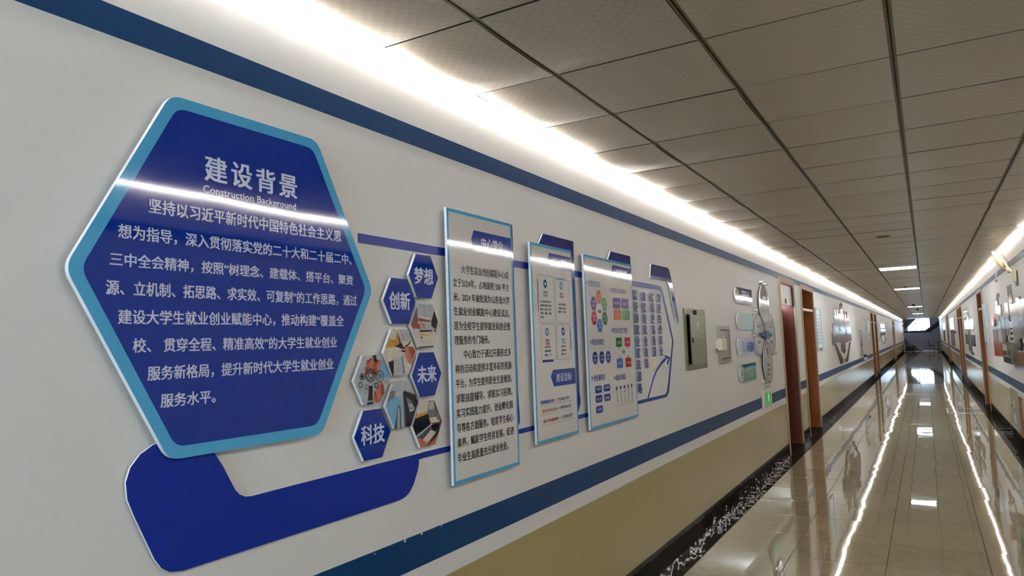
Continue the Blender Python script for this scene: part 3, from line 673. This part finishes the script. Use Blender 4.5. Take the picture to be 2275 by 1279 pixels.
# ------------------------------------------------------------------ electrical boxes
r = root('electrical_cabinet', 'large steel electrical cabinet let into the wall, door ajar', 'cabinet', (0, 5.8, 1.29))
y0, y1, z0, z1 = 5.5, 6.1, 1.288, 1.775
MB().box(0, .012, y0, y1, z0, z0 + .045).box(0, .012, y0, y1, z1 - .045, z1).box(0, .012, y0, y0 + .05, z0 + .045, z1 - .045).box(0, .012, y1 - .045, y1, z0 + .045, z1 - .045).obj('cabinet_frame', STEEL, r)
MB().box(.0005, .002, y0 + .05, y1 - .045, z0 + .045, z1 - .045).obj('gap_shade_sheet', BLACK, r)  # black sheet flat on the wall, stands for shade inside the open cabinet
# door hinged on the far side, standing slightly open
b = MB(); n = 0
ym, yh = 5.585, 6.055
V = [(.026, ym, 1.333), (.034, ym, 1.333), (.012, yh, 1.333), (.004, yh, 1.333)]
V = V + [(x, y, 1.728) for x, y, z in V]
dr = ob('cabinet_door', mesh('cabinet_door', V, [(0,3,2,1),(4,5,6,7),(0,1,5,4),(1,2,6,5),(2,3,7,6),(3,0,4,7)], STEEL), r)
MB().box(.030, .038, 5.61, 5.635, 1.50, 1.54).obj('cabinet_lock', BLACK, dr)
bb_ = [(5.80, 1.69), (5.815, 1.65), (5.835, 1.69)]
for (cy, cz, ry, rz) in ((5.83, 1.665, .012, .006), (5.83, 1.643, .014, .006), (5.83, 1.62, .012, .006)):
    pts = ell(cy, cz, ry * 2, rz, 8); q = MB(); xx = .0365
    ob('hazard_mark', mesh('hazard_mark', [(.0125 + (6.055 - p[0]) * .047 + .0008, p[0], p[1]) for p in pts], [tuple(range(8))], WHITE), dr)
MB().box(.012, .03, 5.77, 5.79, 1.728, 1.765).obj('cabinet_latch', BLACK, r)
adopt(r)
r = root('meter_cabinet', 'smaller grey closed cabinet on the wall between the steel cabinet and the signs', 'cabinet', (0, 6.73, 1.305))
y0, y1, z0, z1 = 6.52, 6.94, 1.305, 1.645
MB().box(0, .022, y0, y1, z0, z0 + .035).box(0, .022, y0, y1, z1 - .035, z1).box(0, .022, y0, y0 + .04, z0 + .035, z1 - .035).box(0, .022, y1 - .035, y1, z0 + .035, z1 - .035).obj('cabinet_frame', STEELG, r)
MB().box(0, .004, y0 + .04, y1 - .035, z0 + .035, z1 - .035).obj('gap_shade_sheet', BLACK, r)  # black sheet gives the shade in the slit around the door
d2 = MB().box(.004, .016, y0 + .047, y1 - .04, z0 + .042, z1 - .042).obj('cabinet_door', STEELG, r)
slab('hazard_mark', ell(6.70, 1.575, .02, .012, 8), .016, .0166, WHITE, d2); slab('hazard_mark', ell(6.70, 1.545, .026, .012, 8), .016, .0166, WHITE, d2); slab('keyhole', ell(6.70, 1.603, .008, .004, 8), .016, .0168, BLACK, d2)
adopt(r)
r = root('white_junction_box', 'cream plastic box overlapping the left edge of the smaller grey cabinet', 'box', (0, 6.5, 1.42))
MB().box(.0225, .062, 6.43, 6.60, 1.425, 1.53).obj('housing', CREAM, r); MB().box(.0225, .045, 6.60, 6.66, 1.44, 1.53).obj('side_module', mat('cream_light', 'd8d2bc', .4), r)
MB().box(0, .0225, 6.44, 6.515, 1.44, 1.52).obj('wall_bracket', CREAM, r); adopt(r)

# ------------------------------------------------------------------ four tab signs
SG = [((7.25, 8.05, 1.875, 2.045), '2f3d78', 'd9dce4', '咨询服务', 'dark blue tab sign with a bright reflection, topmost of the four'), ((7.27, 8.02, 1.610, 1.785), '8cc4cc', '7cb4a8', '电脑使用', 'pale turquoise tab sign, second from the top'),
      ((7.22, 7.99, 1.350, 1.520), '8ea8d8', '3c58a8', '就业指导', 'periwinkle blue tab sign with a darker blue patch, third from the top'), ((7.24, 8.03, 1.082, 1.262), '4c988c', '2c6c84', '产业服务', 'green tab sign with a teal top band, lowest of the four')]
for i, ((a, b, c, d), c1, c2, s, lab) in enumerate(SG):
    r = root('tab_sign', lab, 'sign', (0, (a + b) / 2, c), 'coloured tab signs by the flower display')
    rr = (d - c) / 2; cz = (c + d) / 2
    arc = [(a + .11 + .11 * math.cos(t), cz + rr * math.sin(t)) for t in [math.pi / 2 + math.pi * k / 12 for k in range(13)]]
    slab('backing', arc + [(b, c), (b, d)], .006, .018, [ink('tab%d' % i, c1), WHITE], r)
    slab('label_oval', ell(a + .105, cz, .085, rr * .93, 20), .018, .0187, PAPER, r)
    for k, ch in enumerate(s): text(ch, a + .075, a + .14, cz + rr * .5 - k * rr * .36, cz + rr * .5 - k * rr * .36 + rr * .26, .0192, ink('tabt%d' % i, c2 if i != 0 else '50546c'), r, .01)
    if i == 0: slab('accent_print', [(a + .22, d - .012), (b, d - .005), (b, cz + .02), (a + .24, cz + .02)], .018, .0186, DEEP, r)
    if i == 2: slab('accent_print', ell(b - .18, cz, .16, rr * .68, 14), .018, .0186, ink('tabacc2', c2), r)
    if i == 3: slab('accent_print', rect(a + .2, b, d - .035, d - .002), .018, .0186, ink('tabacc3', c2), r)
    for k in range(4): text(['岗位信息查询', '网上投递简历', '政策自助查询', '一站式服务'][k], a + .3, b - .14, cz + rr * .45 - k * rr * .34, cz + rr * .45 - k * rr * .34 + rr * .22, .0192, TEXTW, r, .004, coll=C)
    flush(C, 'body_lettering', TEXTW, r)
    adopt(r)

# ------------------------------------------------------------------ flower display
RING = mat('ring_dark', '4b4850', .12, bump=PRB); BOSS = mat('boss_cream', 'cfcbc0', .2)
OV = ink('oval_paper', 'c6c4c2')
r = root('flower_display', 'wall display of four overlapping oval boards with dark rims, above the exit sign', 'sign', (0, 8.66, 1.0))
for j, (a, b, c, d, m) in enumerate(((8.03, 8.62, 1.315, 1.801, RING), (8.72, 9.30, 1.300, 1.808, mat('ring_light', '8e8c98', .12)), (8.41, 8.98, 1.673, 2.136, mat('ring_mid', '8d8882', .12)), (8.42, 8.93, .994, 1.475, RING))):
    cy, cz, ry, rz = (a + b) / 2, (c + d) / 2, (b - a) / 2, (d - c) / 2
    x = .014 + .006 * j
    slab('petal_rim', ell(cy, cz, ry, rz, 28), x - .010, x, [m, WHITE], r)
    slab('petal_print', ell(cy, cz, ry * .86, rz * .93, 28), x, x + .0006, OV, r)
    for k, (s, dz) in enumerate(((['简历', '信息', '规划', '创业'][j], .38), ('指导', .0), ('服务', -.34))):
        if j == 2 and k: continue
        zz = cz + rz * (dz if j < 2 else (.35 if j == 2 else dz * .6 - .35)); w_ = .09
        text(s, cy - w_, cy + w_, zz - .014, zz + .018, x + .001, TEXTK, r, .02)
slab('centre_print', rect(8.57, 8.80, 1.503, 1.60), .038, .042, ink('centre_teal', '2f7c88'), r)
slab('centre_print', rect(8.57, 8.80, 1.505, 1.535), .042, .0426, NAVY, r); slab('centre_print', rect(8.57, 8.80, 1.575, 1.603), .042, .0426, DEEP, r)
slab('centre_arm', rect(8.40, 8.54, 1.535, 1.58), .02, .040, ink('arm_violet', '3a2f78'), r); slab('centre_arm', rect(8.83, 8.96, 1.535, 1.58), .02, .040, ink('arm_green', '3c9a80'), r)
slab('needle', [(8.63, 1.40), (8.65, 1.28), (8.67, 1.40)], .034, .038, RING, r)
for (a, c) in ((8.63, 2.165), (8.88, 2.155), (8.11, 1.79), (8.07, 1.545), (8.40, 1.03), (8.66, .97), (9.22, 1.335), (8.24, 1.83)):
    slab('boss', ell(a, c, .04, .018, 12), 0, .034, BOSS, r)
adopt(r)

# exit sign
r = root('exit_sign', 'small green emergency exit sign in a cream housing on the lower blue stripe', 'sign', (0, 8.55, .745))
slab('housing', rect(8.31, 8.76, .742, .945), .0016, .03, CREAM, r)
g = slab('lit_panel', rect(8.38, 8.70, .775, .905), .03, .033, GREENL, r)
mk = mat('running_mark', '9fe0a8', .4, emit=((.5, 1, .6), .08))
slab('running_figure', ell(8.55, .888, .022, .009, 8), .033, .034, mk, g)
slab('running_figure', [(8.50, .80), (8.54, .835), (8.50, .86), (8.56, .88), (8.60, .855), (8.565, .845), (8.60, .82), (8.62, .79), (8.585, .815), (8.555, .83), (8.53, .795)], .033, .034, mk, g)
adopt(r)

# ------------------------------------------------------------------ framed notices by the doors
SHEET = mat('notice_sheet', 'd6e6ee', .3)
def notice(y0, y1, side, lab):
    z0, z1 = 1.262, 2.01
    X = 'L' if side == 'L' else 'R'
    r = root('framed_notice', lab, 'notice', (0 if side == 'L' else W, (y0 + y1) / 2, z0), 'framed notices beside the doors')
    slab('notice_frame', rect(y0, y1, z0, z1), 0, .025, SILVER, r, X, hole=rect(y0 + .05, y1 - .05, z0 + .05, z1 - .03))
    slab('notice_sheet', rect(y0 + .05, y1 - .05, z0 + .05, z1 - .03), 0, .012, SHEET, r, X)
    for k in range(9): text('管理制度工作职责服务流程'[k:k + 7], y0 + .14, y1 - .14, z1 - .14 - .06 * k, z1 - .115 - .06 * k, .0128, TEXTN, r, .004, side=X, coll=C, res=1)
    flush(C, 'body_lettering', TEXTN, r)
    slab('notice_clip', rect((y0 + y1) / 2 - .05, (y0 + y1) / 2 + .05, z0 + .01, z0 + .04), .025, .032, BLACK, r, X)
    adopt(r)
notice(13.2, 13.92, 'L', 'bright framed notice just past the second left door')
notice(25.75, 26.9, 'L', 'framed notice before the far pair of left doors')
notice(31.0, 31.9, 'L', 'framed notice just past the far pair of left doors')
notice(43.6, 44.8, 'L', 'framed notice at the farthest pair of left doors')
notice(15.5, 16.15, 'R', 'framed notice beside the nearest right door')

# ------------------------------------------------------------------ wall art
PC = {'G4': '75777a', 'G5': '8a8884', 'G6': 'a8a8a4', 'G7': 'c6c6c4', 'RB': '7c5248', 'PB': 'b08e80', 'GC': 'a8a294', 'PW': 'd0b4b0', 'DB': '4c3c38', 'TG': '6c8480', 'GG': '84948c', 'RP': 'c07470', 'WG': 'c8d0c4', 'TE': '7cb0ac', 'PG': '988488', 'RD': 'a83c38', 'OR': 'c06440', 'PL': 'c4d4dc', 'CH': '34302e', 'DK': '3c3a36', 'BK': '16130f', 'WH': 'd8dade', 'BG': '8c7c70', 'DO': '4a4a38', 'GB': '7c8890', 'OB': 'a4603c', 'BR': '5c3c38', 'NV': '38405c', 'PU': '8c7c8c', 'DG': '60604e'}
def art(name, lab, pieces, side, loc, extra=None):
    r = root(name, lab, 'wall art', loc)
    for i, (a, b, c, d, m) in enumerate(pieces):
        slab('art_piece', rect(a, b, c, d), 0, .010 + .0007 * i, [ink('art_' + m, PC[m], .12), WHITE if m in ('DO', 'OR') else ink('art_' + m, PC[m], .12)], r, side)
    if extra: extra(r)
    adopt(r)
COLP = [(10.93,11.39,1.957,2.085,'G4'),(10.88,11.33,1.858,1.95,'RB'),(11.45,11.95,1.45,1.88,'G6'),(10.99,11.3,1.63,1.846,'PB'),(10.54,11,1.42,1.833,'GC'),(10.05,10.47,1.845,1.895,'RB'),(10.1,10.52,1.5,1.843,'PW'),(9.89,10.14,1.45,1.857,'G7'),(9.4,9.89,1.3,1.857,'DB'),(12.89,13.27,1.817,2.007,'TG'),(12.65,12.98,2.001,2.054,'G4'),(12.46,13,1.719,1.879,'GG'),(12.89,13.4,1.659,1.802,'WG'),(12.67,13.42,1.511,1.655,'TE'),(13.81,14.17,1.307,1.525,'PG'),(13.4,13.77,1.313,1.523,'PG'),(13.82,14.19,1.102,1.31,'RD'),(13.35,13.79,1.114,1.316,'RD'),(12.43,13.34,1.128,1.335,'OR'),(12.59,13.14,1.333,1.51,'PL'),(11.96,12.5,1.34,1.684,'CH'),(11.36,11.9,1.438,1.703,'DK'),(11.2,11.48,1.331,1.631,'BK'),(10.42,11.04,1.34,1.676,'G5'),(10.99,11.3,1.535,1.62,'WH'),(11.01,11.32,1.487,1.516,'WH'),(10.94,11.39,1.416,1.449,'WH'),(10.95,11.31,1.355,1.379,'WH'),(10.17,10.64,1.407,1.653,'BG'),(10.25,10.56,1.266,1.408,'BK'),(11.41,11.96,1.163,1.32,'DO'),(10.18,12.42,1.307,1.355,'CH'),(11.92,12.46,1.222,1.322,'WH'),(11.94,12.49,1.16,1.223,'BK'),(11.48,12.47,1.06,1.138,'BK'),(10.84,11.42,1.069,1.31,'GB'),(10.44,11.02,1.021,1.262,'DO'),(9.6,10.46,1.022,1.245,'OB'),(9.5,10.08,1.41,1.612,'BK')]
def cx_(r): slab('art_disc', ell(13.75, 1.677, .28, .105, 18), 0, .04, [ink('art_RP', PC['RP'], .12)], r, 'R')
art('skyline_collage', 'large collage of overlapping grey, red and teal printed strips on the right wall', COLP, 'R', (W, 11.8, 1.0), cx_)
A2 = [(22.49,24.07,1.623,1.805,'WH'),(19.75,21.33,1.619,1.8,'WH'),(22.57,23.99,1.537,1.621,'CH'),(19.72,21.3,1.537,1.618,'CH'),(22.47,24.04,1.155,1.421,'DB'),(19.59,21.4,1.147,1.415,'NV'),(21.52,22.36,1.151,1.882,'G5'),(21.77,24.23,1.897,2.059,'G4'),(21.73,22.44,2.014,2.126,'G7'),(21.06,22.57,.988,1.167,'G5'),(20.52,21.81,.921,.994,'G5')]
art('photo_tree_art', 'wall art of dark and white photo squares around a grey stem, between right doors', A2, 'R', (W, 22, .92))
art('purple_panel_art', 'tall purple printed art panel far along the right wall', [(33.2,37.9,.9,2.07,'PU'),(33.6,37.5,1.434,1.696,'DB')], 'R', (W, 35.5, .9))
art('grey_panel_art', 'narrow grey printed art panel farthest along the right wall', [(47.8,53.5,.9,2.03,'G5'),(48.9,52.8,1.058,1.947,'G4')], 'R', (W, 50.6, .9))
o = slab('card_reader', rect(31.6, 32.6, 1.44, 1.515), 0, .03, BLACK, side='R'); tag(o, 'small black box fixed on the right wall past the photo squares', 'box')
EM = [(17.45,18.03,1.993,2.20,'DB'),(17.07,18.21,1.662,1.995,'G6'),(17.28,18.38,1.384,1.664,'DB'),(17.21,18.09,1.18,1.383,'BR'),(16.28,16.51,1.893,2.086,'G5'),(16.69,16.98,1.937,2.098,'PB'),(18.4,18.75,1.905,2.095,'OB'),(18.94,19.31,1.887,2.082,'G4'),(16.16,16.95,1.681,1.934,'GG'),(18.18,18.87,1.666,1.92,'OB'),(18.84,19.58,1.614,1.904,'G5'),(15.79,16.15,1.495,1.76,'PG'),(16.09,16.87,1.375,1.682,'GB'),(18.52,19.69,1.37,1.669,'GB'),(15.57,15.93,1.327,1.564,'DG'),(16.84,17.26,1.368,1.611,'OB'),(18.17,18.72,1.35,1.494,'OB')]
def emx(r):
    k_ = ink('art_BR', PC['BR'], .12)
    slab('art_tip', [(17.45, 2.2), (18.03, 2.2), (17.74, 2.255)], 0, .02, k_, r); slab('art_tip', [(17.21, 1.18), (17.65, 1.10), (18.09, 1.18)], 0, .02, k_, r)
    slab('art_band', [(15.92, 1.36), (16.1, 1.36), (17.2, 1.01), (17.0, .90), (16.85, .90)], 0, .02, k_, r); slab('art_band', [(19.39, 1.34), (19.2, 1.34), (18.25, 1.0), (18.2, .90), (18.35, .90)], 0, .02, k_, r)
    text('启航', 17.0, 18.3, .915, .995, .022, BLACK, r, .03)
art('emblem_art', 'tall layered emblem art of grey and orange pointed strips over a V shape, left wall', EM, 'L', (0, 17.7, .9), emx)
art('face_panel_art', 'small dark brown wall art with a curved base, far along the left wall', [(33.64,36.88,1.773,1.941,'CH'),(33.62,35.17,1.634,1.702,'BK'),(35.44,37.46,1.637,1.708,'BK'),(33.92,36.92,1.455,1.593,'BR'),(33.11,33.84,1.357,1.593,'G5')], 'L', (0, 35.2, 1.07),
    lambda r: slab('art_curve', strip([(33.3, 1.33), (33.8, 1.2), (34.8, 1.09), (35.8, 1.11), (36.6, 1.22), (36.9, 1.36)], .05), 0, .02, ink('art_G4', PC['G4'], .12), r))
r = root('hydrant_cabinet', 'tall narrow grey metal cabinet on the left wall before the far doors', 'cabinet', (0, 22.7, .9))
slab('cabinet_body', rect(22.3, 23.05, .9, 1.65), 0, .03, STEELG, r); slab('cabinet_window', rect(22.42, 22.93, 1.42, 1.6), .03, .032, DEEP, r); slab('cabinet_latch', rect(22.4, 22.45, 1.2, 1.27), .03, .045, BLACK, r); adopt(r)
r = root('hand_dispenser', 'small black and white dispenser on the left wall above the lower stripe', 'dispenser', (0, 23.7, .78))
slab('dispenser_body', rect(23.5, 23.9, .84, .93), 0, .05, BLACK, r); slab('dispenser_base', rect(23.45, 23.95, .78, .84), 0, .06, WHITE, r); adopt(r)

# ------------------------------------------------------------------ right wall fittings
r = root('wall_antenna', 'cream round dish on a jointed wall bracket near the right ceiling corner', 'antenna', (W, 10.3, 2.05))
def dish(name, c, ax, rad, depth, m, par, n=24):
    c = Vector(c); ax = Vector(ax).normalized(); a = ax.orthogonal().normalized(); b_ = ax.cross(a); V = []; F = []
    rings = [(rad, 0), (rad, .012), (rad * .85, depth * .45), (rad * .55, depth * .85), (rad * .2, depth)]
    V.append(tuple(c))
    for q, h in rings:
        for k in range(n):
            t = 2 * math.pi * k / n; V.append(tuple(c + (a * math.cos(t) + b_ * math.sin(t)) * q + ax * h))
    for k in range(n): F.append((0, 1 + (k + 1) % n, 1 + k))
    for j in range(len(rings) - 1):
        for k in range(n):
            k2 = (k + 1) % n; F.append((1 + j*n + k, 1 + j*n + k2, 1 + (j+1)*n + k2, 1 + (j+1)*n + k))
    F.append(tuple(1 + (len(rings) - 1) * n + k for k in range(n)))
    return ob(name, mesh(name, V, F, m, smooth=True), par)
ANT = mat('antenna_cream', 'cfc49c', .4)
dish('dish', (2.47, 10.6, 2.365), (.85, -.3, .42), .14, .05, ANT, r)
MB().tube([(2.51, 10.58, 2.375), (2.56, 10.45, 2.24), (2.58, 10.3, 2.19)], .014).obj('bracket_arm', ANT, r, True)
MB().tube([(2.54, 10.52, 2.27), (2.555, 10.42, 2.215)], .024).obj('joint', ANT, r, True)
MB().box(2.575, 2.598, 10.18, 10.36, 2.08, 2.215).obj('bracket_plate', ANT, r); MB().box(2.598, 2.61, 10.12, 10.34, 2.03, 2.20).obj('wall_plate', mat('plate_dark', '4a3f2c', .5), r)
MB().tube([(2.51, 10.62, 2.46), (2.53, 10.58, 2.41), (2.56, 10.5, 2.35), (2.565, 10.45, 2.28), (2.53, 10.5, 2.29)], .004, 6).obj('cable', mat('cable_brown', '6a5838', .5), r, True)
adopt(r)
r = root('ceiling_sensor', 'small white sensor hanging on a stem near the right wall stripe', 'sensor', (2.56, 12.6, 2.2))
MB().tube([(2.60, 12.6, 2.35), (2.585, 12.6, 2.33), (2.58, 12.6, 2.26)], .008).obj('stem', WHITE, r, True); MB().tube([(2.58, 12.6, 2.26), (2.58, 12.6, 2.22)], .018).obj('head', STEELG, r, True); adopt(r)
r = root('floor_level_cabinet', 'low grey electrical cover with yellow and white stickers on the right dado', 'cabinet', (W, 11.75, .19))
slab('cover', rect(11.35, 12.15, .19, .71), 0, .02, STEELG, r, 'R')
slab('sticker', rect(11.62, 11.85, .48, .56), .02, .0206, mat('sticker_yellow', 'c8c050', .4), r, 'R'); slab('sticker', rect(11.6, 11.82, .27, .38), .02, .0206, WHITE, r, 'R'); slab('keyhole', rect(12.0, 12.08, .45, .49), .02, .022, BLACK, r, 'R'); adopt(r)
r = root('conduit', 'thin brown vertical conduit on the right dado beside the low cover', 'pipe', (W, 11.1, .15)); MB().box(W - .02, W - .003, 11.05, 11.12, .155, .665).obj('conduit_body', WOOD, r); adopt(r)

# ------------------------------------------------------------------ ceiling fittings
def lathe(prof, c, n=20):
    V = []; F = []
    for rr, z in prof:
        for k in range(n): V.append((c[0] + rr * math.cos(2*math.pi*k/n), c[1] + rr * math.sin(2*math.pi*k/n), c[2] + z))
    for j in range(len(prof) - 1):
        for k in range(n): F.append((j*n + k, (j+1)*n + k, (j+1)*n + (k+1) % n, j*n + (k+1) % n))
    F.append(tuple(range(n))[::-1]); F.append(tuple((len(prof)-1)*n + k for k in range(n))); return V, F
r = root('ceiling_speaker', 'dark round speaker grille in the ceiling before the nearest lamp', 'speaker', (1.3, 8.95, ZC))
V, F = lathe([(.085, .0), (.085, -.006), (.07, -.012)], (1.3, 8.95, ZC)); ob('rim', mesh('rim', V, F, mat('spk_rim', '8c8270', .5)), r)
V, F = lathe([(.068, -.012), (.066, -.016)], (1.3, 8.95, ZC)); ob('grille', mesh('grille', V, F, mat('spk_grille', '3c362a', .6)), r); adopt(r)
def domecam(x, y, lab):
    r = root('dome_camera', lab, 'camera', (x, y, ZC))
    V, F = lathe([(.09, 0), (.09, -.03), (.075, -.045)], (x, y, ZC)); ob('housing', mesh('housing', V, F, WHITE), r)
    V, F = lathe([(.06, -.045), (.055, -.075), (.035, -.1), (.012, -.108)], (x, y, ZC)); ob('dome', mesh('dome', V, F, dark, smooth=True), r); adopt(r)
domecam(1.31, 30.2, 'white dome camera with dark lens, nearer of the two on the ceiling'); domecam(1.38, 36.5, 'dome camera behind the third ceiling lamp, farther of the two')
r = root('smoke_detector', 'small round smoke detector just before the second ceiling lamp', 'detector', (1.3, 19.2, ZC))
V, F = lathe([(.05, 0), (.05, -.02), (.03, -.035)], (1.3, 19.2, ZC)); ob('detector_body', mesh('detector_body', V, F, STEELG), r); V, F = lathe([(.028, -.035), (.02, -.045)], (1.3, 19.2, ZC)); ob('detector_cap', mesh('detector_cap', V, F, BLACK), r); adopt(r)

# ------------------------------------------------------------------ stair hall at the far end
HW = mat('hall_wall', 'bcb6b8', .6); HD = mat('hall_dark', '2e2b34', .6); HS = mat('hall_step', '5a5660', .5)
o = MB().box(-1.6, -1.5, YE, 72, 0, 4.2).box(4.1, 4.2, YE, 72, 0, 4.2).box(-1.5, 4.1, 71.9, 72, 0, 1.62).box(-1.5, .25, 71.9, 72, 1.62, 4.2).box(2.0, 4.1, 71.9, 72, 1.62, 4.2).box(.25, 2.0, 71.9, 72, 2.85, 4.2).box(-1.5, 4.1, YE, 72, 4.2, 4.3).box(-1.5, -.24, YE, YE + .1, 0, 4.2).box(W + .24, 4.1, YE, YE + .1, 0, 4.2).box(-.24, W + .24, YE, YE + .1, ZC + .1, 4.2).obj('wall_end', HW); struct(o)
struct(box('floor', -1.5, 4.1, YE, 72, -.08, 0, mat('hall_floor', '3a3638', .3))); 
f2 = MB()
for x in (.25, .83, 1.41, 1.96): f2.box(x, x + .04, 71.93, 71.97, 1.62, 2.85)
for z in (1.62, 2.3, 2.81): f2.box(.25, 2.0, 71.93, 71.97, z, z + .04)
struct(f2.obj('window_2', SILVER)); portal((1.12, 72.05, 2.23), (math.radians(-90), 0, 0), 1.75, 1.25)
ld = struct(box('trim_7', 0, W, YE - .12, YE + .02, .0, .012, mat('threshold_white', 'd8d6d0', .3)))
r = root('staircase', 'dark staircase with metal railings rising to the right at the corridor end', 'staircase', (1.2, 69.5, 0))
for k in range(9):
    x1 = 1.25 - .22 * k; MB().box(-1.5, x1, 68.2, 69.5, .17 * k, .17 * (k + 1)).obj('step', HS, r)
MB().box(-1.5, 1.95, 69.5, 71.0, 1.50, 1.68).obj('landing', HD, r)
sf = mesh('stringer', [(1.6, 69.48, 1.5), (1.95, 69.48, 1.5), (3.9, 69.48, 3.0), (3.9, 69.48, 3.35), (1.6, 69.48, 1.7)] + [(1.6, 71.0, 1.5), (1.95, 71.0, 1.5), (3.9, 71.0, 3.0), (3.9, 71.0, 3.35), (1.6, 71.0, 1.7)], [(0,1,2,3,4), (9,8,7,6,5), (0,5,6,1), (1,6,7,2), (2,7,8,3), (3,8,9,4), (4,9,5,0)], HD); ob('stringer', sf, r)
so = mesh('upper_soffit', [(-1.4, 70.9, 1.75), (.05, 70.9, 1.75), (1.0, 70.9, 2.75), (1.0, 70.9, 4.1), (-1.4, 70.9, 4.1)] + [(-1.4, 71.2, 1.75), (.05, 71.2, 1.75), (1.0, 71.2, 2.75), (1.0, 71.2, 4.1), (-1.4, 71.2, 4.1)], [(0,1,2,3,4), (9,8,7,6,5), (0,5,6,1), (1,6,7,2), (2,7,8,3), (3,8,9,4), (4,9,5,0)], HW); ob('upper_soffit', so, r)
for k in range(8):
    x0 = 1.75 + .26 * k; MB().box(x0, x0 + .3, 69.5, 70.9, 1.60 + .17 * k, 1.68 + .17 * (k + 1)).obj('step', HS, r)
RL = mat('rail_metal', 'a8a4a8', .4, .2)
MB().tube([(1.28, 68.2, .95), (.1, 68.2, 1.80)], .028).tube([(1.28, 68.2, .70), (.1, 68.2, 1.55)], .015).tube([(1.28, 68.2, 0), (1.28, 68.2, .97)], .035).obj('handrail', RL, r)
for k in range(8):
    x = 1.15 - .14 * k; MB().tube([(x, 68.2, .72 * (1.28 - x)), (x, 68.2, .95 + .72 * (1.28 - x))], .01, 6).obj('baluster', RL, r)
MB().tube([(-.3, 69.5, 1.75), (.45, 69.5, 2.62), (1.85, 69.5, 2.64)], .022).tube([(1.85, 69.5, 2.55), (2.9, 69.5, 3.3)], .022).obj('handrail', HD, r)
for k in range(14):
    x = .2 + .13 * k; MB().tube([(x, 69.5, 1.68), (x, 69.5, 2.6)], .011, 6).obj('baluster', HD, r)
for k in range(6):
    x = 2.0 + .16 * k; MB().tube([(x, 69.5, 1.9 + .65 * (x - 1.9)), (x, 69.5, 2.64 + .7 * (x - 1.9))], .011, 6).obj('baluster', HD, r)
adopt(r)
r = root('lobby_chair', 'dark chair standing under the stairs at the corridor end', 'chair', (1.95, 67.8, 0))
MB().box(1.75, 2.15, 67.6, 68.0, .42, .47).obj('seat', BLACK, r); MB().box(1.72, 1.77, 67.6, 68.0, .47, .85).obj('backrest', BLACK, r)
for x in (1.77, 2.12):
    for y in (67.62, 67.97): MB().tube([(x, y, 0), (x, y, .43)], .014, 6).obj('leg', BLACK, r)
adopt(r)
r = root('round_table', 'small dark table beside the lobby chair at the corridor end', 'table', (2.45, 68.1, 0))
V, F = lathe([(.26, .70), (.26, .73)], (2.45, 68.1, 0)); ob('table_top', mesh('table_top', V, F, HD), r); MB().tube([(2.45, 68.1, 0), (2.45, 68.1, .7)], .03).obj('pedestal', HD, r); adopt(r)
r = root('red_bin', 'small dark red bin at the right foot of the corridor end', 'bin', (2.4, 66.5, 0)); MB().box(2.3, 2.52, 66.4, 66.65, 0, .2).obj('bin_body', mat('bin_red', '5c2424', .5), r); adopt(r)
LEAF = mat('leaf_green', '27401f', .5)
for q, (px, lab) in enumerate(((.3, 'low green potted plant by the left side of the stairs'), (.62, 'second low potted plant, nearer the handrail foot'))):
    r = root('potted_plant', lab, 'plant', (px, 67.6, 0)); V, F = lathe([(.10, 0), (.13, .18)], (px, 67.6, 0)); ob('pot', mesh('pot', V, F, HD), r)
    m = MB()
    for k in range(26):
        a = random.uniform(0, 6.28); e = random.uniform(.08, .2); h = random.uniform(.25, .5); n = len(m.V)
        m.V += [(px, 67.6, .16), (px + e * math.cos(a) - .03, 67.6 + e * math.sin(a), h), (px + e * 1.3 * math.cos(a), 67.6 + e * 1.3 * math.sin(a), h * .9), (px + e * math.cos(a) + .03, 67.6 + e * math.sin(a), h * .85)]; m.F.append((n, n+1, n+2, n+3)); m.M.append(0)
    m.obj('foliage', LEAF, r); adopt(r)
r = root('water_pipe', 'white vertical pipe with brown collars in the left corner at the corridor end', 'pipe', (.07, 64.5, 0))
MB().tube([(.07, 64.5, 0), (.07, 64.5, 2.6)], .045, 10).obj('pipe_body', mat('pipe_white', 'c8bfb4', .4), r, True)
for z in (.7, 1.4, 2.05, 2.4): MB().tube([(.07, 64.5, z), (.07, 64.5, z + .08)], .06, 10).obj('pipe_collar', WOOD, r)
adopt(r)
